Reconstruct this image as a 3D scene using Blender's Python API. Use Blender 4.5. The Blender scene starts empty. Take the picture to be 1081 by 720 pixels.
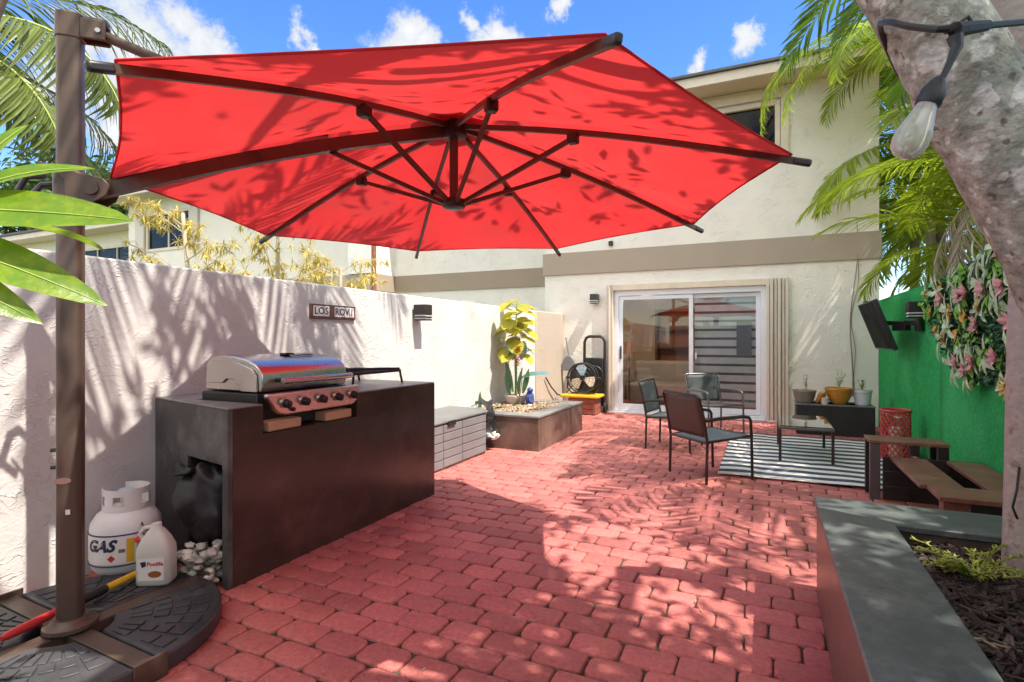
import bpy, bmesh, math, random
from mathutils import Vector, Matrix, Euler, noise as mnoise
R = math.radians
PI = math.pi
rnd = random.Random(7)
S = bpy.context.scene
COL = S.collection

# ---------------------------------------------------------------- camera, light, exposure
cam = bpy.data.cameras.new('camera'); camo = bpy.data.objects.new('camera', cam); COL.objects.link(camo)
camo.location = (0, 0, 1.25); camo.rotation_euler = (R(90), 0, R(25))
cam.sensor_width = 36; cam.lens = 574/1081*36; cam.shift_y = -2/1081
cam.clip_start = 0.05; cam.clip_end = 500
S.camera = camo
SUN_EL, SUN_H = R(60), Vector((0.96, -0.28))
TOSUN = Vector((SUN_H.x*math.cos(SUN_EL), SUN_H.y*math.cos(SUN_EL), math.sin(SUN_EL))).normalized()
sl = bpy.data.lights.new('sun', 'SUN'); slo = bpy.data.objects.new('sun', sl); COL.objects.link(slo)
sl.energy = 2.0; sl.angle = R(0.5); sl.color = (1.0, 0.90, 0.77)
slo.rotation_euler = TOSUN.to_track_quat('Z', 'Y').to_euler(); slo.location = (6, -2, 12)
S.view_settings.view_transform = 'Standard'; S.view_settings.look = 'None'
S.view_settings.gamma = 1; S.view_settings.use_curve_mapping = False
S.view_settings.exposure = 2.13
S.render.engine = 'CYCLES'
S.cycles.max_bounces = 8; S.cycles.transparent_max_bounces = 12
S.cycles.diffuse_bounces = 5; S.cycles.glossy_bounces = 4
S.cycles.sample_clamp_indirect = 8

w = bpy.data.worlds.new('World'); S.world = w; w.use_nodes = True
def build_world():
    nt = w.node_tree; nt.nodes.clear(); N = nt.nodes.new; L = nt.links.new
    out = N('ShaderNodeOutputWorld'); bg = N('ShaderNodeBackground')
    sky = N('ShaderNodeTexSky'); sky.sky_type = 'NISHITA'; sky.sun_disc = False
    sky.sun_elevation = SUN_EL; sky.sun_rotation = math.atan2(SUN_H.x, SUN_H.y)
    sky.air_density = 1.0; sky.dust_density = 0.3; sky.ozone_density = 2.0
    bg.inputs[1].default_value = 0.15
    tc = N('ShaderNodeTexCoord')
    clouds_and_fill = [((-.793,.466,.393),.11),((-.85,.40,.35),.10),((-.76,.50,.43),.06),((-.74,.53,.41),.05),((-.826,.456,.30),.07),
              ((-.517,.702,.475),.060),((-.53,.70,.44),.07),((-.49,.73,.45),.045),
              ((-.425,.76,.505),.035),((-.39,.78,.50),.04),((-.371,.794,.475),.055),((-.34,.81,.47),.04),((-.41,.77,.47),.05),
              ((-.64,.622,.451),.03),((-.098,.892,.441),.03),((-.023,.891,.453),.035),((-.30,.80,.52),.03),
              ((.5,-.6,.5),.55),((.95,.0,.35),.5),((-.3,-.85,.45),.6),((0,-.3,1),.62),((.5,.1,.9),.5),((-.9,-.2,.5),.45),((-.45,.1,.9),.35)]  # this row: unseen bright cloud cover added overhead and behind to fill shade
    wn = N('ShaderNodeTexNoise'); wn.inputs['Scale'].default_value = 7; wn.inputs['Detail'].default_value = 7; wn.inputs['Roughness'].default_value = .65
    L(tc.outputs['Generated'], wn.inputs['Vector'])
    wa = N('ShaderNodeVectorMath'); wa.operation = 'MULTIPLY_ADD'; wa.inputs[1].default_value = (.16,.16,.16); wa.inputs[2].default_value = (-.08,-.08,-.08)
    L(wn.outputs['Color'], wa.inputs[0])
    wv = N('ShaderNodeVectorMath'); wv.operation = 'ADD'; L(tc.outputs['Generated'], wv.inputs[0]); L(wa.outputs[0], wv.inputs[1])
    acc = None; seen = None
    for n_, (c, r) in enumerate(clouds_and_fill):
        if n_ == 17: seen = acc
        v = Vector(c).normalized()
        dp = N('ShaderNodeVectorMath'); dp.operation = 'DISTANCE'; dp.inputs[1].default_value = v
        L(wv.outputs[0], dp.inputs[0])
        mr = N('ShaderNodeMapRange'); mr.inputs[1].default_value = r*1.15; mr.inputs[2].default_value = 0.0
        mr.inputs[3].default_value = 0; mr.inputs[4].default_value = 1
        L(dp.outputs['Value'], mr.inputs[0])
        if acc is None: acc = mr.outputs[0]
        else:
            mx = N('ShaderNodeMath'); mx.operation = 'MAXIMUM'; L(acc, mx.inputs[0]); L(mr.outputs[0], mx.inputs[1]); acc = mx.outputs[0]
    nz = N('ShaderNodeTexNoise'); nz.inputs['Scale'].default_value = 13; nz.inputs['Detail'].default_value = 9; nz.inputs['Roughness'].default_value = .62
    L(tc.outputs['Generated'], nz.inputs['Vector'])
    a = N('ShaderNodeMath'); a.operation = 'MULTIPLY_ADD'; L(nz.outputs[0], a.inputs[0]); a.inputs[1].default_value = 1.7; a.inputs[2].default_value = -1.02
    b = N('ShaderNodeMath'); b.operation = 'ADD'; L(a.outputs[0], b.inputs[0]); L(acc, b.inputs[1])
    g = N('ShaderNodeMath'); g.operation = 'MULTIPLY'; 
    mk = N('ShaderNodeMapRange'); mk.inputs[1].default_value = 0.0; mk.inputs[2].default_value = .06; L(acc, mk.inputs[0])
    rp = N('ShaderNodeMapRange'); rp.interpolation_type = 'SMOOTHSTEP'; rp.inputs[1].default_value = .06; rp.inputs[2].default_value = .5
    L(b.outputs[0], rp.inputs[0]); L(rp.outputs[0], g.inputs[0]); L(mk.outputs[0], g.inputs[1])
    mix = N('ShaderNodeMix'); mix.data_type = 'RGBA'
    hs = N('ShaderNodeHueSaturation'); hs.inputs['Saturation'].default_value = 1.3; hs.inputs['Value'].default_value = .50; hs.inputs['Hue'].default_value = .512
    L(sky.outputs[0], hs.inputs['Color'])
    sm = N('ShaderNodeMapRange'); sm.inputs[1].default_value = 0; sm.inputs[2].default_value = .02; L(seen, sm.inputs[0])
    cc = N('ShaderNodeMix'); cc.data_type = 'RGBA'; cc.inputs[6].default_value = (4.4, 4.1, 3.65, 1)  # added fill cloud, brighter than the cloud in view
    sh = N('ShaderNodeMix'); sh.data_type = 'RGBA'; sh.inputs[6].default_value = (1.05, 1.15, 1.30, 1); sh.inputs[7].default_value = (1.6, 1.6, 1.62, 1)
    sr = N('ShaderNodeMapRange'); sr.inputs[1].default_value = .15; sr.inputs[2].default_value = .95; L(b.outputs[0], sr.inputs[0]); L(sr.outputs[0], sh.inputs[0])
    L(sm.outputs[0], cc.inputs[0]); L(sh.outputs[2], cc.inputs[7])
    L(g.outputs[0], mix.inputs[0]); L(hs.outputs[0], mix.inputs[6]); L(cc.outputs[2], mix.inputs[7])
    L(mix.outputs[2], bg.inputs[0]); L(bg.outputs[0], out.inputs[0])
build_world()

# ---------------------------------------------------------------- materials
def mat(name, col, rough=.6, metal=0., var=.12, vscale=4., bump=0., bscale=60., coat=0., spec=.5, island=0., col2=None, c2scale=2., c2lo=.45, c2hi=.65, bdist=.004, trans=0.):
    m = bpy.data.materials.new(name); m.use_nodes = True
    nt = m.node_tree; N = nt.nodes.new; L = nt.links.new; p = nt.nodes['Principled BSDF']
    tc = N('ShaderNodeTexCoord')
    nz = N('ShaderNodeTexNoise'); nz.inputs['Scale'].default_value = vscale; nz.inputs['Detail'].default_value = 6; nz.inputs['Roughness'].default_value = .6
    L(tc.outputs['Object'], nz.inputs['Vector'])
    mr = N('ShaderNodeMapRange'); mr.inputs[1].default_value = .25; mr.inputs[2].default_value = .75
    mr.inputs[3].default_value = 1-var; mr.inputs[4].default_value = 1+var
    L(nz.outputs[0], mr.inputs[0])
    val = mr.outputs[0]
    if island:
        ge = N('ShaderNodeNewGeometry'); ir = N('ShaderNodeMapRange'); ir.inputs[3].default_value = 1-island; ir.inputs[4].default_value = 1+island
        L(ge.outputs['Random Per Island'], ir.inputs[0])
        mu = N('ShaderNodeMath'); mu.operation = 'MULTIPLY'; L(val, mu.inputs[0]); L(ir.outputs[0], mu.inputs[1]); val = mu.outputs[0]
    base = N('ShaderNodeRGB'); base.outputs[0].default_value = (*col, 1); csrc = base.outputs[0]
    if col2:
        n2 = N('ShaderNodeTexNoise'); n2.inputs['Scale'].default_value = c2scale; n2.inputs['Detail'].default_value = 8; n2.inputs['Roughness'].default_value = .65
        L(tc.outputs['Object'], n2.inputs['Vector'])
        r2 = N('ShaderNodeMapRange'); r2.inputs[1].default_value = c2lo; r2.inputs[2].default_value = c2hi; L(n2.outputs[0], r2.inputs[0])
        mx = N('ShaderNodeMix'); mx.data_type = 'RGBA'; L(r2.outputs[0], mx.inputs[0]); L(csrc, mx.inputs[6]); mx.inputs[7].default_value = (*col2, 1)
        csrc = mx.outputs[2]
    vm = N('ShaderNodeVectorMath'); vm.operation = 'SCALE'; L(csrc, vm.inputs[0]); L(val, vm.inputs['Scale'])
    L(vm.outputs[0], p.inputs['Base Color'])
    rr = N('ShaderNodeMapRange'); rr.inputs[1].default_value = .3; rr.inputs[2].default_value = .7
    rr.inputs[3].default_value = max(.02, rough*.85); rr.inputs[4].default_value = min(1, rough*1.15); L(nz.outputs[0], rr.inputs[0])
    L(rr.outputs[0], p.inputs['Roughness'])
    p.inputs['Metallic'].default_value = metal; p.inputs['Coat Weight'].default_value = coat
    p.inputs['Specular IOR Level'].default_value = spec
    if bump:
        bn = N('ShaderNodeTexNoise'); bn.inputs['Scale'].default_value = bscale; bn.inputs['Detail'].default_value = 4
        L(tc.outputs['Object'], bn.inputs['Vector'])
        bu = N('ShaderNodeBump'); bu.inputs['Strength'].default_value = bump; bu.inputs['Distance'].default_value = bdist
        L(bn.outputs[0], bu.inputs['Height']); L(bu.outputs[0], p.inputs['Normal'])
    if trans:
        tr = N('ShaderNodeBsdfTranslucent'); L(vm.outputs[0], tr.inputs[0])
        ms = N('ShaderNodeMixShader'); ms.inputs[0].default_value = trans
        out = nt.nodes['Material Output']; L(p.outputs[0], ms.inputs[1]); L(tr.outputs[0], ms.inputs[2]); L(ms.outputs[0], out.inputs[0])
    return m

def stucco(name, col, strength=.8, scale=5., dist=.012, var=.06, stain=None):
    m = mat(name, col, .85, var=var, vscale=1.3, spec=.3, col2=stain, c2scale=1.1, c2lo=.55, c2hi=.8)
    nt = m.node_tree; N = nt.nodes.new; L = nt.links.new; p = nt.nodes['Principled BSDF']
    tc = N('ShaderNodeTexCoord')
    mp = N('ShaderNodeMapping'); mp.inputs['Scale'].default_value = (1, 1, 1.6); L(tc.outputs['Object'], mp.inputs[0])
    n1 = N('ShaderNodeTexNoise'); n1.inputs['Scale'].default_value = scale; n1.inputs['Detail'].default_value = 3; n1.inputs['Distortion'].default_value = 1.6
    L(mp.outputs[0], n1.inputs['Vector'])
    # trowel ridges: where the noise crosses one level
    s = N('ShaderNodeMath'); s.operation = 'SUBTRACT'; s.inputs[1].default_value = .5; L(n1.outputs[0], s.inputs[0])
    ab = N('ShaderNodeMath'); ab.operation = 'ABSOLUTE'; L(s.outputs[0], ab.inputs[0])
    rg = N('ShaderNodeMapRange'); rg.inputs[1].default_value = 0; rg.inputs[2].default_value = .035; rg.inputs[3].default_value = 1; rg.inputs[4].default_value = 0; L(ab.outputs[0], rg.inputs[0])
    n3 = N('ShaderNodeTexNoise'); n3.inputs['Scale'].default_value = scale*.8; n3.inputs['Detail'].default_value = 1; L(tc.outputs['Object'], n3.inputs['Vector'])
    r3 = N('ShaderNodeMapRange'); r3.inputs[1].default_value = .42; r3.inputs[2].default_value = .62; L(n3.outputs[0], r3.inputs[0])
    mu = N('ShaderNodeMath'); mu.operation = 'MULTIPLY'; L(rg.outputs[0], mu.inputs[0]); L(r3.outputs[0], mu.inputs[1])
    n2 = N('ShaderNodeTexNoise'); n2.inputs['Scale'].default_value = scale*9; n2.inputs['Detail'].default_value = 5; L(tc.outputs['Object'], n2.inputs['Vector'])
    ad = N('ShaderNodeMath'); ad.operation = 'MULTIPLY_ADD'; ad.inputs[1].default_value = .45; L(n2.outputs[0], ad.inputs[0]); L(mu.outputs[0], ad.inputs[2])
    ad2 = N('ShaderNodeMath'); ad2.operation = 'MULTIPLY_ADD'; ad2.inputs[1].default_value = .8; L(n1.outputs[0], ad2.inputs[0]); L(ad.outputs[0], ad2.inputs[2])
    bu = N('ShaderNodeBump'); bu.inputs['Strength'].default_value = strength; bu.inputs['Distance'].default_value = dist
    L(ad2.outputs[0], bu.inputs['Height']); L(bu.outputs[0], p.inputs['Normal'])
    return m

def glass(name, tint=(.8, .85, .85), refl=1.0, ior=1.5):
    m = bpy.data.materials.new(name); m.use_nodes = True; nt = m.node_tree; N = nt.nodes.new; L = nt.links.new
    nt.nodes.remove(nt.nodes['Principled BSDF']); out = nt.nodes['Material Output']
    fr = N('ShaderNodeFresnel'); fr.inputs[0].default_value = ior
    mu = N('ShaderNodeMath'); mu.operation = 'MULTIPLY'; mu.use_clamp = True; mu.inputs[1].default_value = refl; L(fr.outputs[0], mu.inputs[0])
    t = N('ShaderNodeBsdfTransparent'); t.inputs[0].default_value = (*tint, 1)
    gl = N('ShaderNodeBsdfGlossy'); gl.inputs['Roughness'].default_value = .01; gl.inputs[0].default_value = (.95, .97, 1, 1)
    ms = N('ShaderNodeMixShader'); L(mu.outputs[0], ms.inputs[0]); L(t.outputs[0], ms.inputs[1]); L(gl.outputs[0], ms.inputs[2]); L(ms.outputs[0], out.inputs[0])
    return m

M = {}
M['stucco_white'] = stucco('white_stucco', (.61, .61, .605), .55, 8, .007, stain=(.50, .485, .47))
M['stucco_tan'] = stucco('tan_stucco', (.46, .40, .34), .5, 6, .006)
M['stucco_cream'] = stucco('cream_stucco', (.83, .80, .725), .6, 5, .009, stain=(.74, .70, .62))
M['stucco_cream_far'] = stucco('pale_cream_stucco', (.84, .80, .70), .35, 3, .006)
M['taupe'] = stucco('taupe_band', (.40, .34, .27), .35, 5, .004)
M['taupe_far'] = stucco('taupe_band_far', (.36, .29, .22), .3, 5, .004)
M['trim_cream'] = mat('cream_trim', (.70, .61, .48), .5, bump=.1)
M['shutter_cream'] = mat('cream_shutter', (.62, .56, .47), .45, var=.06)
M['alu_white'] = mat('white_aluminium', (.72, .76, .80), .4, var=.05)
M['paver'] = mat('red_painted_paver', (.48, .155, .14), .62, var=.30, vscale=42, bump=.8, bscale=120, island=.20, col2=(.38, .115, .108), c2scale=3.5, c2lo=.5, c2hi=.75, bdist=.006)
M['joint'] = mat('paver_joint_sand', (.06, .042, .034), .95, var=.45, vscale=14, bump=.8, bscale=120, col2=(.10, .095, .055), c2scale=5)
M['soil'] = mat('grass_soil', (.07, .085, .03), .95, var=.4, vscale=2, bump=.5, bscale=30)
M['canopy'] = mat('red_canopy_fabric', (.62, .036, .039), .75, var=.09, vscale=1.7, bump=.35, bscale=6, spec=.2, bdist=.012, col2=(.54,.045,.046), c2scale=2.5, trans=.50)
M['brown_metal'] = mat('brown_powder_coat', (.085, .055, .042), .42, metal=.25, var=.12, vscale=12, bump=.05, bscale=300)
M['brown_metal_light'] = mat('bronze_powder_coat', (.105, .075, .060), .4, metal=.3, var=.12, vscale=10, bump=.05, bscale=300)
M['black_plastic'] = mat('black_plastic', (.018, .019, .021), .42, var=.2, vscale=10)
M['base_plastic'] = mat('slate_black_plastic', (.030, .034, .042), .42, var=.25, vscale=6, bump=.2, bscale=90, col2=(.055, .058, .065), c2scale=3)
M['steel'] = mat('stainless_steel', (.56, .54, .51), .27, metal=1, var=.05, vscale=2)
M['dark_iron'] = mat('cast_iron', (.03, .026, .024), .6, metal=.4, var=.3, vscale=30, bump=.4, bscale=120)
M['counter_front'] = mat('dark_glossy_masonry_paint', (.046, .031, .027), .22, var=.35, vscale=3, bump=.25, bscale=7, col2=(.13, .07, .055), c2scale=2.4, c2lo=.5, c2hi=.85, bdist=.01)
M['counter_end'] = mat('rough_grey_render', (.058, .058, .058), .6, var=.35, vscale=5, bump=.7, bscale=35, col2=(.20, .195, .185), c2scale=2.6, c2lo=.48, c2hi=.85, bdist=.006)
M['counter_top'] = mat('grey_concrete_top', (.16, .17, .175), .38, var=.2, vscale=4, bump=.3, bscale=16, col2=(.27, .27, .27), c2scale=2.2, bdist=.003)
M['planter_top'] = mat('slate_green_grey_paint', (.085, .105, .108), .40, var=.30, vscale=26, bump=.5, bscale=60, col2=(.15, .175, .17), c2scale=5, c2lo=.48, c2hi=.75, bdist=.003)
M['planter_side'] = mat('brown_glazed_render', (.13, .095, .08), .34, var=.3, vscale=4, bump=.25, bscale=12, col2=(.19, .105, .08), c2scale=2.2, bdist=.004)
M['planter_dark'] = mat('dark_brown_render', (.10, .07, .055), .40, var=.3, vscale=4, bump=.25, bscale=12, col2=(.19, .13, .105), c2scale=2.6, bdist=.004)
M['deck_grey'] = mat('grey_resin', (.20, .20, .215), .48, var=.15, vscale=6, bump=.2, bscale=60)
M['deck_lid'] = mat('dark_resin_lid', (.15, .155, .16), .45, var=.2, vscale=5, bump=.2, bscale=60)
M['tank'] = mat('white_enamel', (.72, .72, .73), .35, var=.05, vscale=6, col2=(.55, .53, .50), c2scale=3, c2lo=.6, c2hi=.85)
M['navy'] = mat('navy_print', (.02, .03, .07), .5)
M['yellow'] = mat('yellow_plastic', (.72, .42, .02), .45)
M['red_plastic'] = mat('red_plastic', (.55, .03, .035), .4)
M['white_label'] = mat('white_label', (.78, .77, .74), .55, var=.04)
M['jug'] = mat('milky_plastic', (.74, .74, .70), .4, var=.05, trans=.2)
M['garbage'] = mat('black_bin_liner', (.016, .016, .018), .5, var=.2, bump=.5, bscale=22, bdist=.01)
M['pebble_white'] = mat('white_pebble', (.52, .49, .44), .6, island=.3, var=.2, vscale=20)
M['gravel'] = mat('tan_gravel', (.36, .27, .19), .85, island=.5, var=.2)
M['mulch'] = mat('dark_mulch', (.058, .043, .036), .85, island=.6, var=.3, vscale=30)
M['mulch_base'] = mat('mulch_bed', (.022, .017, .014), .95, var=.4, vscale=30, bump=1, bscale=60)
M['carpet_green'] = mat('green_turf_carpet', (.025, .32, .085), .95, var=.38, vscale=38, bump=1, bscale=200, spec=.15, col2=(.05, .40, .13), c2scale=1.2, bdist=.006)
M['sling'] = mat('charcoal_sling', (.055, .068, .075), .6, var=.12, bump=.3, bscale=500, bdist=.001)
M['sling_blue'] = mat('slate_blue_sling', (.12, .15, .175), .6, var=.12, bump=.3, bscale=500, bdist=.001)
M['sling_brown'] = mat('brown_sling', (.075, .045, .038), .55, var=.15, bump=.3, bscale=500, bdist=.001)
M['chair_metal'] = mat('dark_chair_steel', (.05, .04, .038), .38, metal=.5)
M['chair_metal_grey'] = mat('grey_chair_steel', (.14, .14, .145), .38, metal=.5)
M['black_wood'] = mat('black_painted_wood', (.02, .019, .019), .5, var=.3, vscale=8, bump=.4, bscale=40)
M['bench_wood'] = mat('brown_stained_wood', (.19, .085, .06), .45, var=.3, vscale=18, bump=.3, bscale=40, col2=(.26, .13, .09), c2scale=4)
M['terracotta'] = mat('ochre_glazed_clay', (.50, .22, .03), .4, var=.15, vscale=9)
M['clay_grey'] = mat('weathered_grey_clay', (.20, .17, .145), .8, var=.3, vscale=12)
M['pot_white'] = mat('white_glazed_pot', (.62, .63, .66), .35, var=.08, vscale=9)
M['pot_pink'] = mat('white_pink_pot', (.66, .54, .50), .4)
M['lantern_red'] = mat('red_cane', (.45, .05, .05), .5, var=.2, vscale=20)
M['rope'] = mat('natural_rope', (.45, .36, .26), .9, var=.2, bump=.5, bscale=200)
M['lamp_black'] = mat('black_lamp_housing', (.022, .021, .021), .45)
M['lamp_white'] = mat('white_lamp_slat', (.72, .71, .68), .5)
M['screen'] = mat('dark_screen', (.008, .008, .009), .55, var=.05, spec=.04)
M['wood_box'] = mat('reddish_wood', (.26, .09, .055), .6, var=.3, vscale=14, bump=.3, bscale=40)
M['brick_tan'] = mat('tan_block', (.42, .28, .17), .8, var=.2, bump=.4, bscale=60)
M['fan_blue'] = mat('pale_blue_metal', (.42, .60, .72), .4)
M['fan_cream'] = mat('cream_metal', (.78, .72, .60), .4)
M['bark'] = mat('lichen_bark', (.265, .265, .225), .9, var=.45, vscale=40, bump=1, bscale=45, col2=(.40, .39, .335), c2scale=16, c2lo=.44, c2hi=.62, bdist=.012)
def bark_fix(m):
    nt = m.node_tree; N = nt.nodes.new; L = nt.links.new
    vm = [n for n in nt.nodes if n.type == 'VECT_MATH'][0]; src = vm.inputs[0].links[0].from_socket
    tc = [n for n in nt.nodes if n.type == 'TEX_COORD'][0]
    wn = N('ShaderNodeTexNoise'); wn.inputs['Scale'].default_value = 30; wn.inputs['Detail'].default_value = 5; L(tc.outputs['Object'], wn.inputs['Vector'])
    wv = N('ShaderNodeVectorMath'); wv.operation = 'MULTIPLY_ADD'; wv.inputs[1].default_value = (.035,.035,.035); L(wn.outputs['Color'], wv.inputs[0]); L(tc.outputs['Object'], wv.inputs[2])
    for sc, thr, col in ((19, .46, (.62,.60,.56)), (46, .36, (.56,.55,.50)), (38, .25, (.085,.07,.055))):
        vo = N('ShaderNodeTexVoronoi'); vo.inputs['Scale'].default_value = sc; L(wv.outputs[0], vo.inputs['Vector'])
        g = N('ShaderNodeMapRange'); g.inputs[1].default_value = thr; g.inputs[2].default_value = thr-.10; L(vo.outputs['Distance'], g.inputs[0])
        wh = N('ShaderNodeSeparateColor'); L(vo.outputs['Color'], wh.inputs[0])
        pk = N('ShaderNodeMath'); pk.operation = 'GREATER_THAN'; pk.inputs[1].default_value = .45; L(wh.outputs[0], pk.inputs[0])
        mu = N('ShaderNodeMath'); mu.operation = 'MULTIPLY'; L(g.outputs[0], mu.inputs[0]); L(pk.outputs[0], mu.inputs[1])
        m2 = N('ShaderNodeMath'); m2.operation = 'MULTIPLY'; m2.inputs[1].default_value = .8; L(mu.outputs[0], m2.inputs[0])
        mx = N('ShaderNodeMix'); mx.data_type = 'RGBA'; L(m2.outputs[0], mx.inputs[0]); L(src, mx.inputs[6]); mx.inputs[7].default_value = (*col, 1); src = mx.outputs[2]
    L(src, vm.inputs[0])
bark_fix(M['bark'])
M['bark_pale'] = mat('pale_bark', (.42, .39, .36), .85, var=.25, vscale=14, bump=.8, bscale=30, col2=(.22, .18, .15), c2scale=14, c2lo=.55, c2hi=.66, bdist=.01)
M['bark_palm'] = mat('grey_palm_bark', (.25, .21, .17), .9, var=.3, vscale=10, bump=.8, bscale=20)
M['bark_white'] = mat('whitish_bark', (.50, .43, .32), .8, var=.25, vscale=10, bump=.5, bscale=30)
M['palm_leaf'] = mat('palm_leaflets', (.13, .24, .02), .38, var=.25, vscale=1.5, island=.35, trans=.45)
M['palm_leaf_yellow'] = mat('yellow_green_palm_leaflets', (.30, .40, .03), .42, var=.25, vscale=1.5, island=.35, trans=.5)
M['coco_leaf'] = mat('coconut_leaflets', (.13, .17, .035), .35, var=.25, vscale=1.2, island=.4, trans=.3)
M['dry_leaf'] = mat('dry_palm_leaflets', (.33, .28, .22), .8, var=.2, island=.3, trans=.2)
M['tree_leaf'] = mat('tree_leaves', (.06, .11, .022), .45, var=.2, island=.4, trans=.3)
M['lime_leaf'] = mat('lime_leaves', (.48, .46, .05), .4, var=.2, vscale=7, island=.2, trans=.35)
M['croton_leaf'] = mat('bright_green_leaves', (.15, .30, .015), .33, var=.2, vscale=12, trans=.5, col2=(.27, .40, .02), c2scale=26, c2lo=.46, c2hi=.66, bump=.4, bscale=45)
M['rib_green'] = mat('pale_leaf_rib', (.30, .38, .08), .4)
M['yellow_leaf'] = mat('yellow_needle_leaves', (.60, .50, .14), .6, var=.2, island=.35, trans=.35)
M['succulent'] = mat('yellow_green_succulent', (.34, .40, .07), .5, var=.2, island=.3, trans=.2)
M['herb'] = mat('fresh_green_leaves', (.13, .24, .04), .5, island=.3, trans=.3)
M['mat_green'] = mat('dark_plastic_foliage', (.03, .11, .045), .5, island=.6, trans=.1)
M['var_leaf'] = mat('white_green_leaves', (.52, .62, .44), .5, var=.2, vscale=20, island=.25, col2=(.16, .30, .12), c2scale=14, trans=.15)
M['pink_petal'] = mat('pink_petals', (.62, .31, .33), .6, var=.25, vscale=30, island=.3, trans=.2)
M['orange_petal'] = mat('yellow_orange_petals', (.66, .36, .06), .6, island=.3, trans=.2)
M['lime_petal'] = mat('lime_leaf_sprigs', (.16, .38, .04), .5, island=.35, trans=.2)
M['red_bloom'] = mat('red_bloom', (.62, .06, .03), .4, island=.3)
M['blue_leaf'] = mat('painted_blue_green_metal', (.13, .26, .27), .35, metal=.3, var=.3, vscale=8)
M['blue_deep'] = mat('deep_blue_glaze', (.05, .09, .28), .3, var=.3, vscale=12)
M['green_metal'] = mat('dark_green_leaf_metal', (.07, .15, .06), .4, var=.3, vscale=9)
M['wire'] = mat('black_wire', (.015, .017, .02), .5)
M['shingle'] = mat('dark_shingles', (.09, .085, .085), .9, var=.3, vscale=14, bump=.6, bscale=30)
M['soffit'] = mat('cream_soffit', (.66, .57, .45), .6, var=.06)
M['glass'] = glass('door_glass', (.90, .92, .92), 1.1)
M['win_glass'] = glass('window_glass', (.30, .30, .30), .32)
M['bulb'] = glass('bulb_glass', (.92, .93, .88), 1.3)
def frost(m, f):
    nt = m.node_tree; out = nt.nodes['Material Output']; src = out.inputs[0].links[0].from_socket
    d = nt.nodes.new('ShaderNodeBsdfDiffuse'); d.inputs[0].default_value = (.80, .80, .72, 1); ms = nt.nodes.new('ShaderNodeMixShader'); ms.inputs[0].default_value = f
    nt.links.new(src, ms.inputs[1]); nt.links.new(d.outputs[0], ms.inputs[2]); nt.links.new(ms.outputs[0], out.inputs[0])
frost(M['bulb'], .34)
M['table_glass'] = glass('table_glass', (.60, .68, .68), 2.0)
M['room_wall'] = mat('room_wall', (.75, .58, .42), .8)
M['room_floor'] = mat('room_floor_tiles', (.33, .13, .08), .4, var=.2)
M['sofa'] = mat('taupe_upholstery', (.40, .34, .28), .85)
M['lampshade'] = mat('orange_lampshade', (.55, .20, .06), .6)
M['brown_wood'] = mat('brown_furniture_wood', (.17, .075, .035), .5, var=.2)
M['cyl_grey'] = mat('dustpan_grey', (.19, .20, .215), .5)
M['filament'] = mat('brass_filament', (.5, .35, .15), .4, metal=1)

def stripe_mat(name, ax, freq, c1, c2, duty=.5, rough=.85, thr=None):
    m = mat(name, c1, rough, var=.1, vscale=8, bump=.2, bscale=200, bdist=.002)
    nt = m.node_tree; N = nt.nodes.new; L = nt.links.new
    tc = N('ShaderNodeTexCoord'); sp = N('ShaderNodeSeparateXYZ'); L(tc.outputs['Object'], sp.inputs[0])
    a = N('ShaderNodeMath'); a.operation = 'MULTIPLY'; a.inputs[1].default_value = freq; L(sp.outputs[ax], a.inputs[0])
    f = N('ShaderNodeMath'); f.operation = 'FRACT'; L(a.outputs[0], f.inputs[0])
    g = N('ShaderNodeMath'); g.operation = 'GREATER_THAN'; g.inputs[1].default_value = duty; L(f.outputs[0], g.inputs[0])
    vm = [n for n in nt.nodes if n.type == 'VECT_MATH'][0]; src = vm.inputs[0].links[0].from_socket
    mx = N('ShaderNodeMix'); mx.data_type = 'RGBA'; L(g.outputs[0], mx.inputs[0]); L(src, mx.inputs[6]); mx.inputs[7].default_value = (*c2, 1)
    L(mx.outputs[2], vm.inputs[0]); return m
M['rug'] = stripe_mat('striped_rug', 1, 1/.205, (.72, .71, .70), (.05, .065, .10), .48)
M['blind'] = stripe_mat('zebra_blind_fabric', 2, 1/.142, (.86, .82, .81), (.16, .145, .145), .72)

# ---------------------------------------------------------------- geometry helpers
def ids(o, label=None, cat=None, group=None, kind=None):
    if label: o['label'] = label
    if cat: o['category'] = cat
    if group: o['group'] = group
    if kind: o['kind'] = kind
    return o
def thing(name, loc, label, cat, group=None, rz=0):
    o = bpy.data.objects.new(name, None); COL.objects.link(o); o.location = loc; o.rotation_euler = (0, 0, rz)
    o.empty_display_size = .1
    return ids(o, label, cat, group)
def root_of(o):
    while o.parent: o = o.parent
    return o
def copy_tree(o, parent=None):
    c = o.copy(); COL.objects.link(c); c.parent = parent
    for ch in list(o.children): copy_tree(ch, c)
    return c

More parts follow.
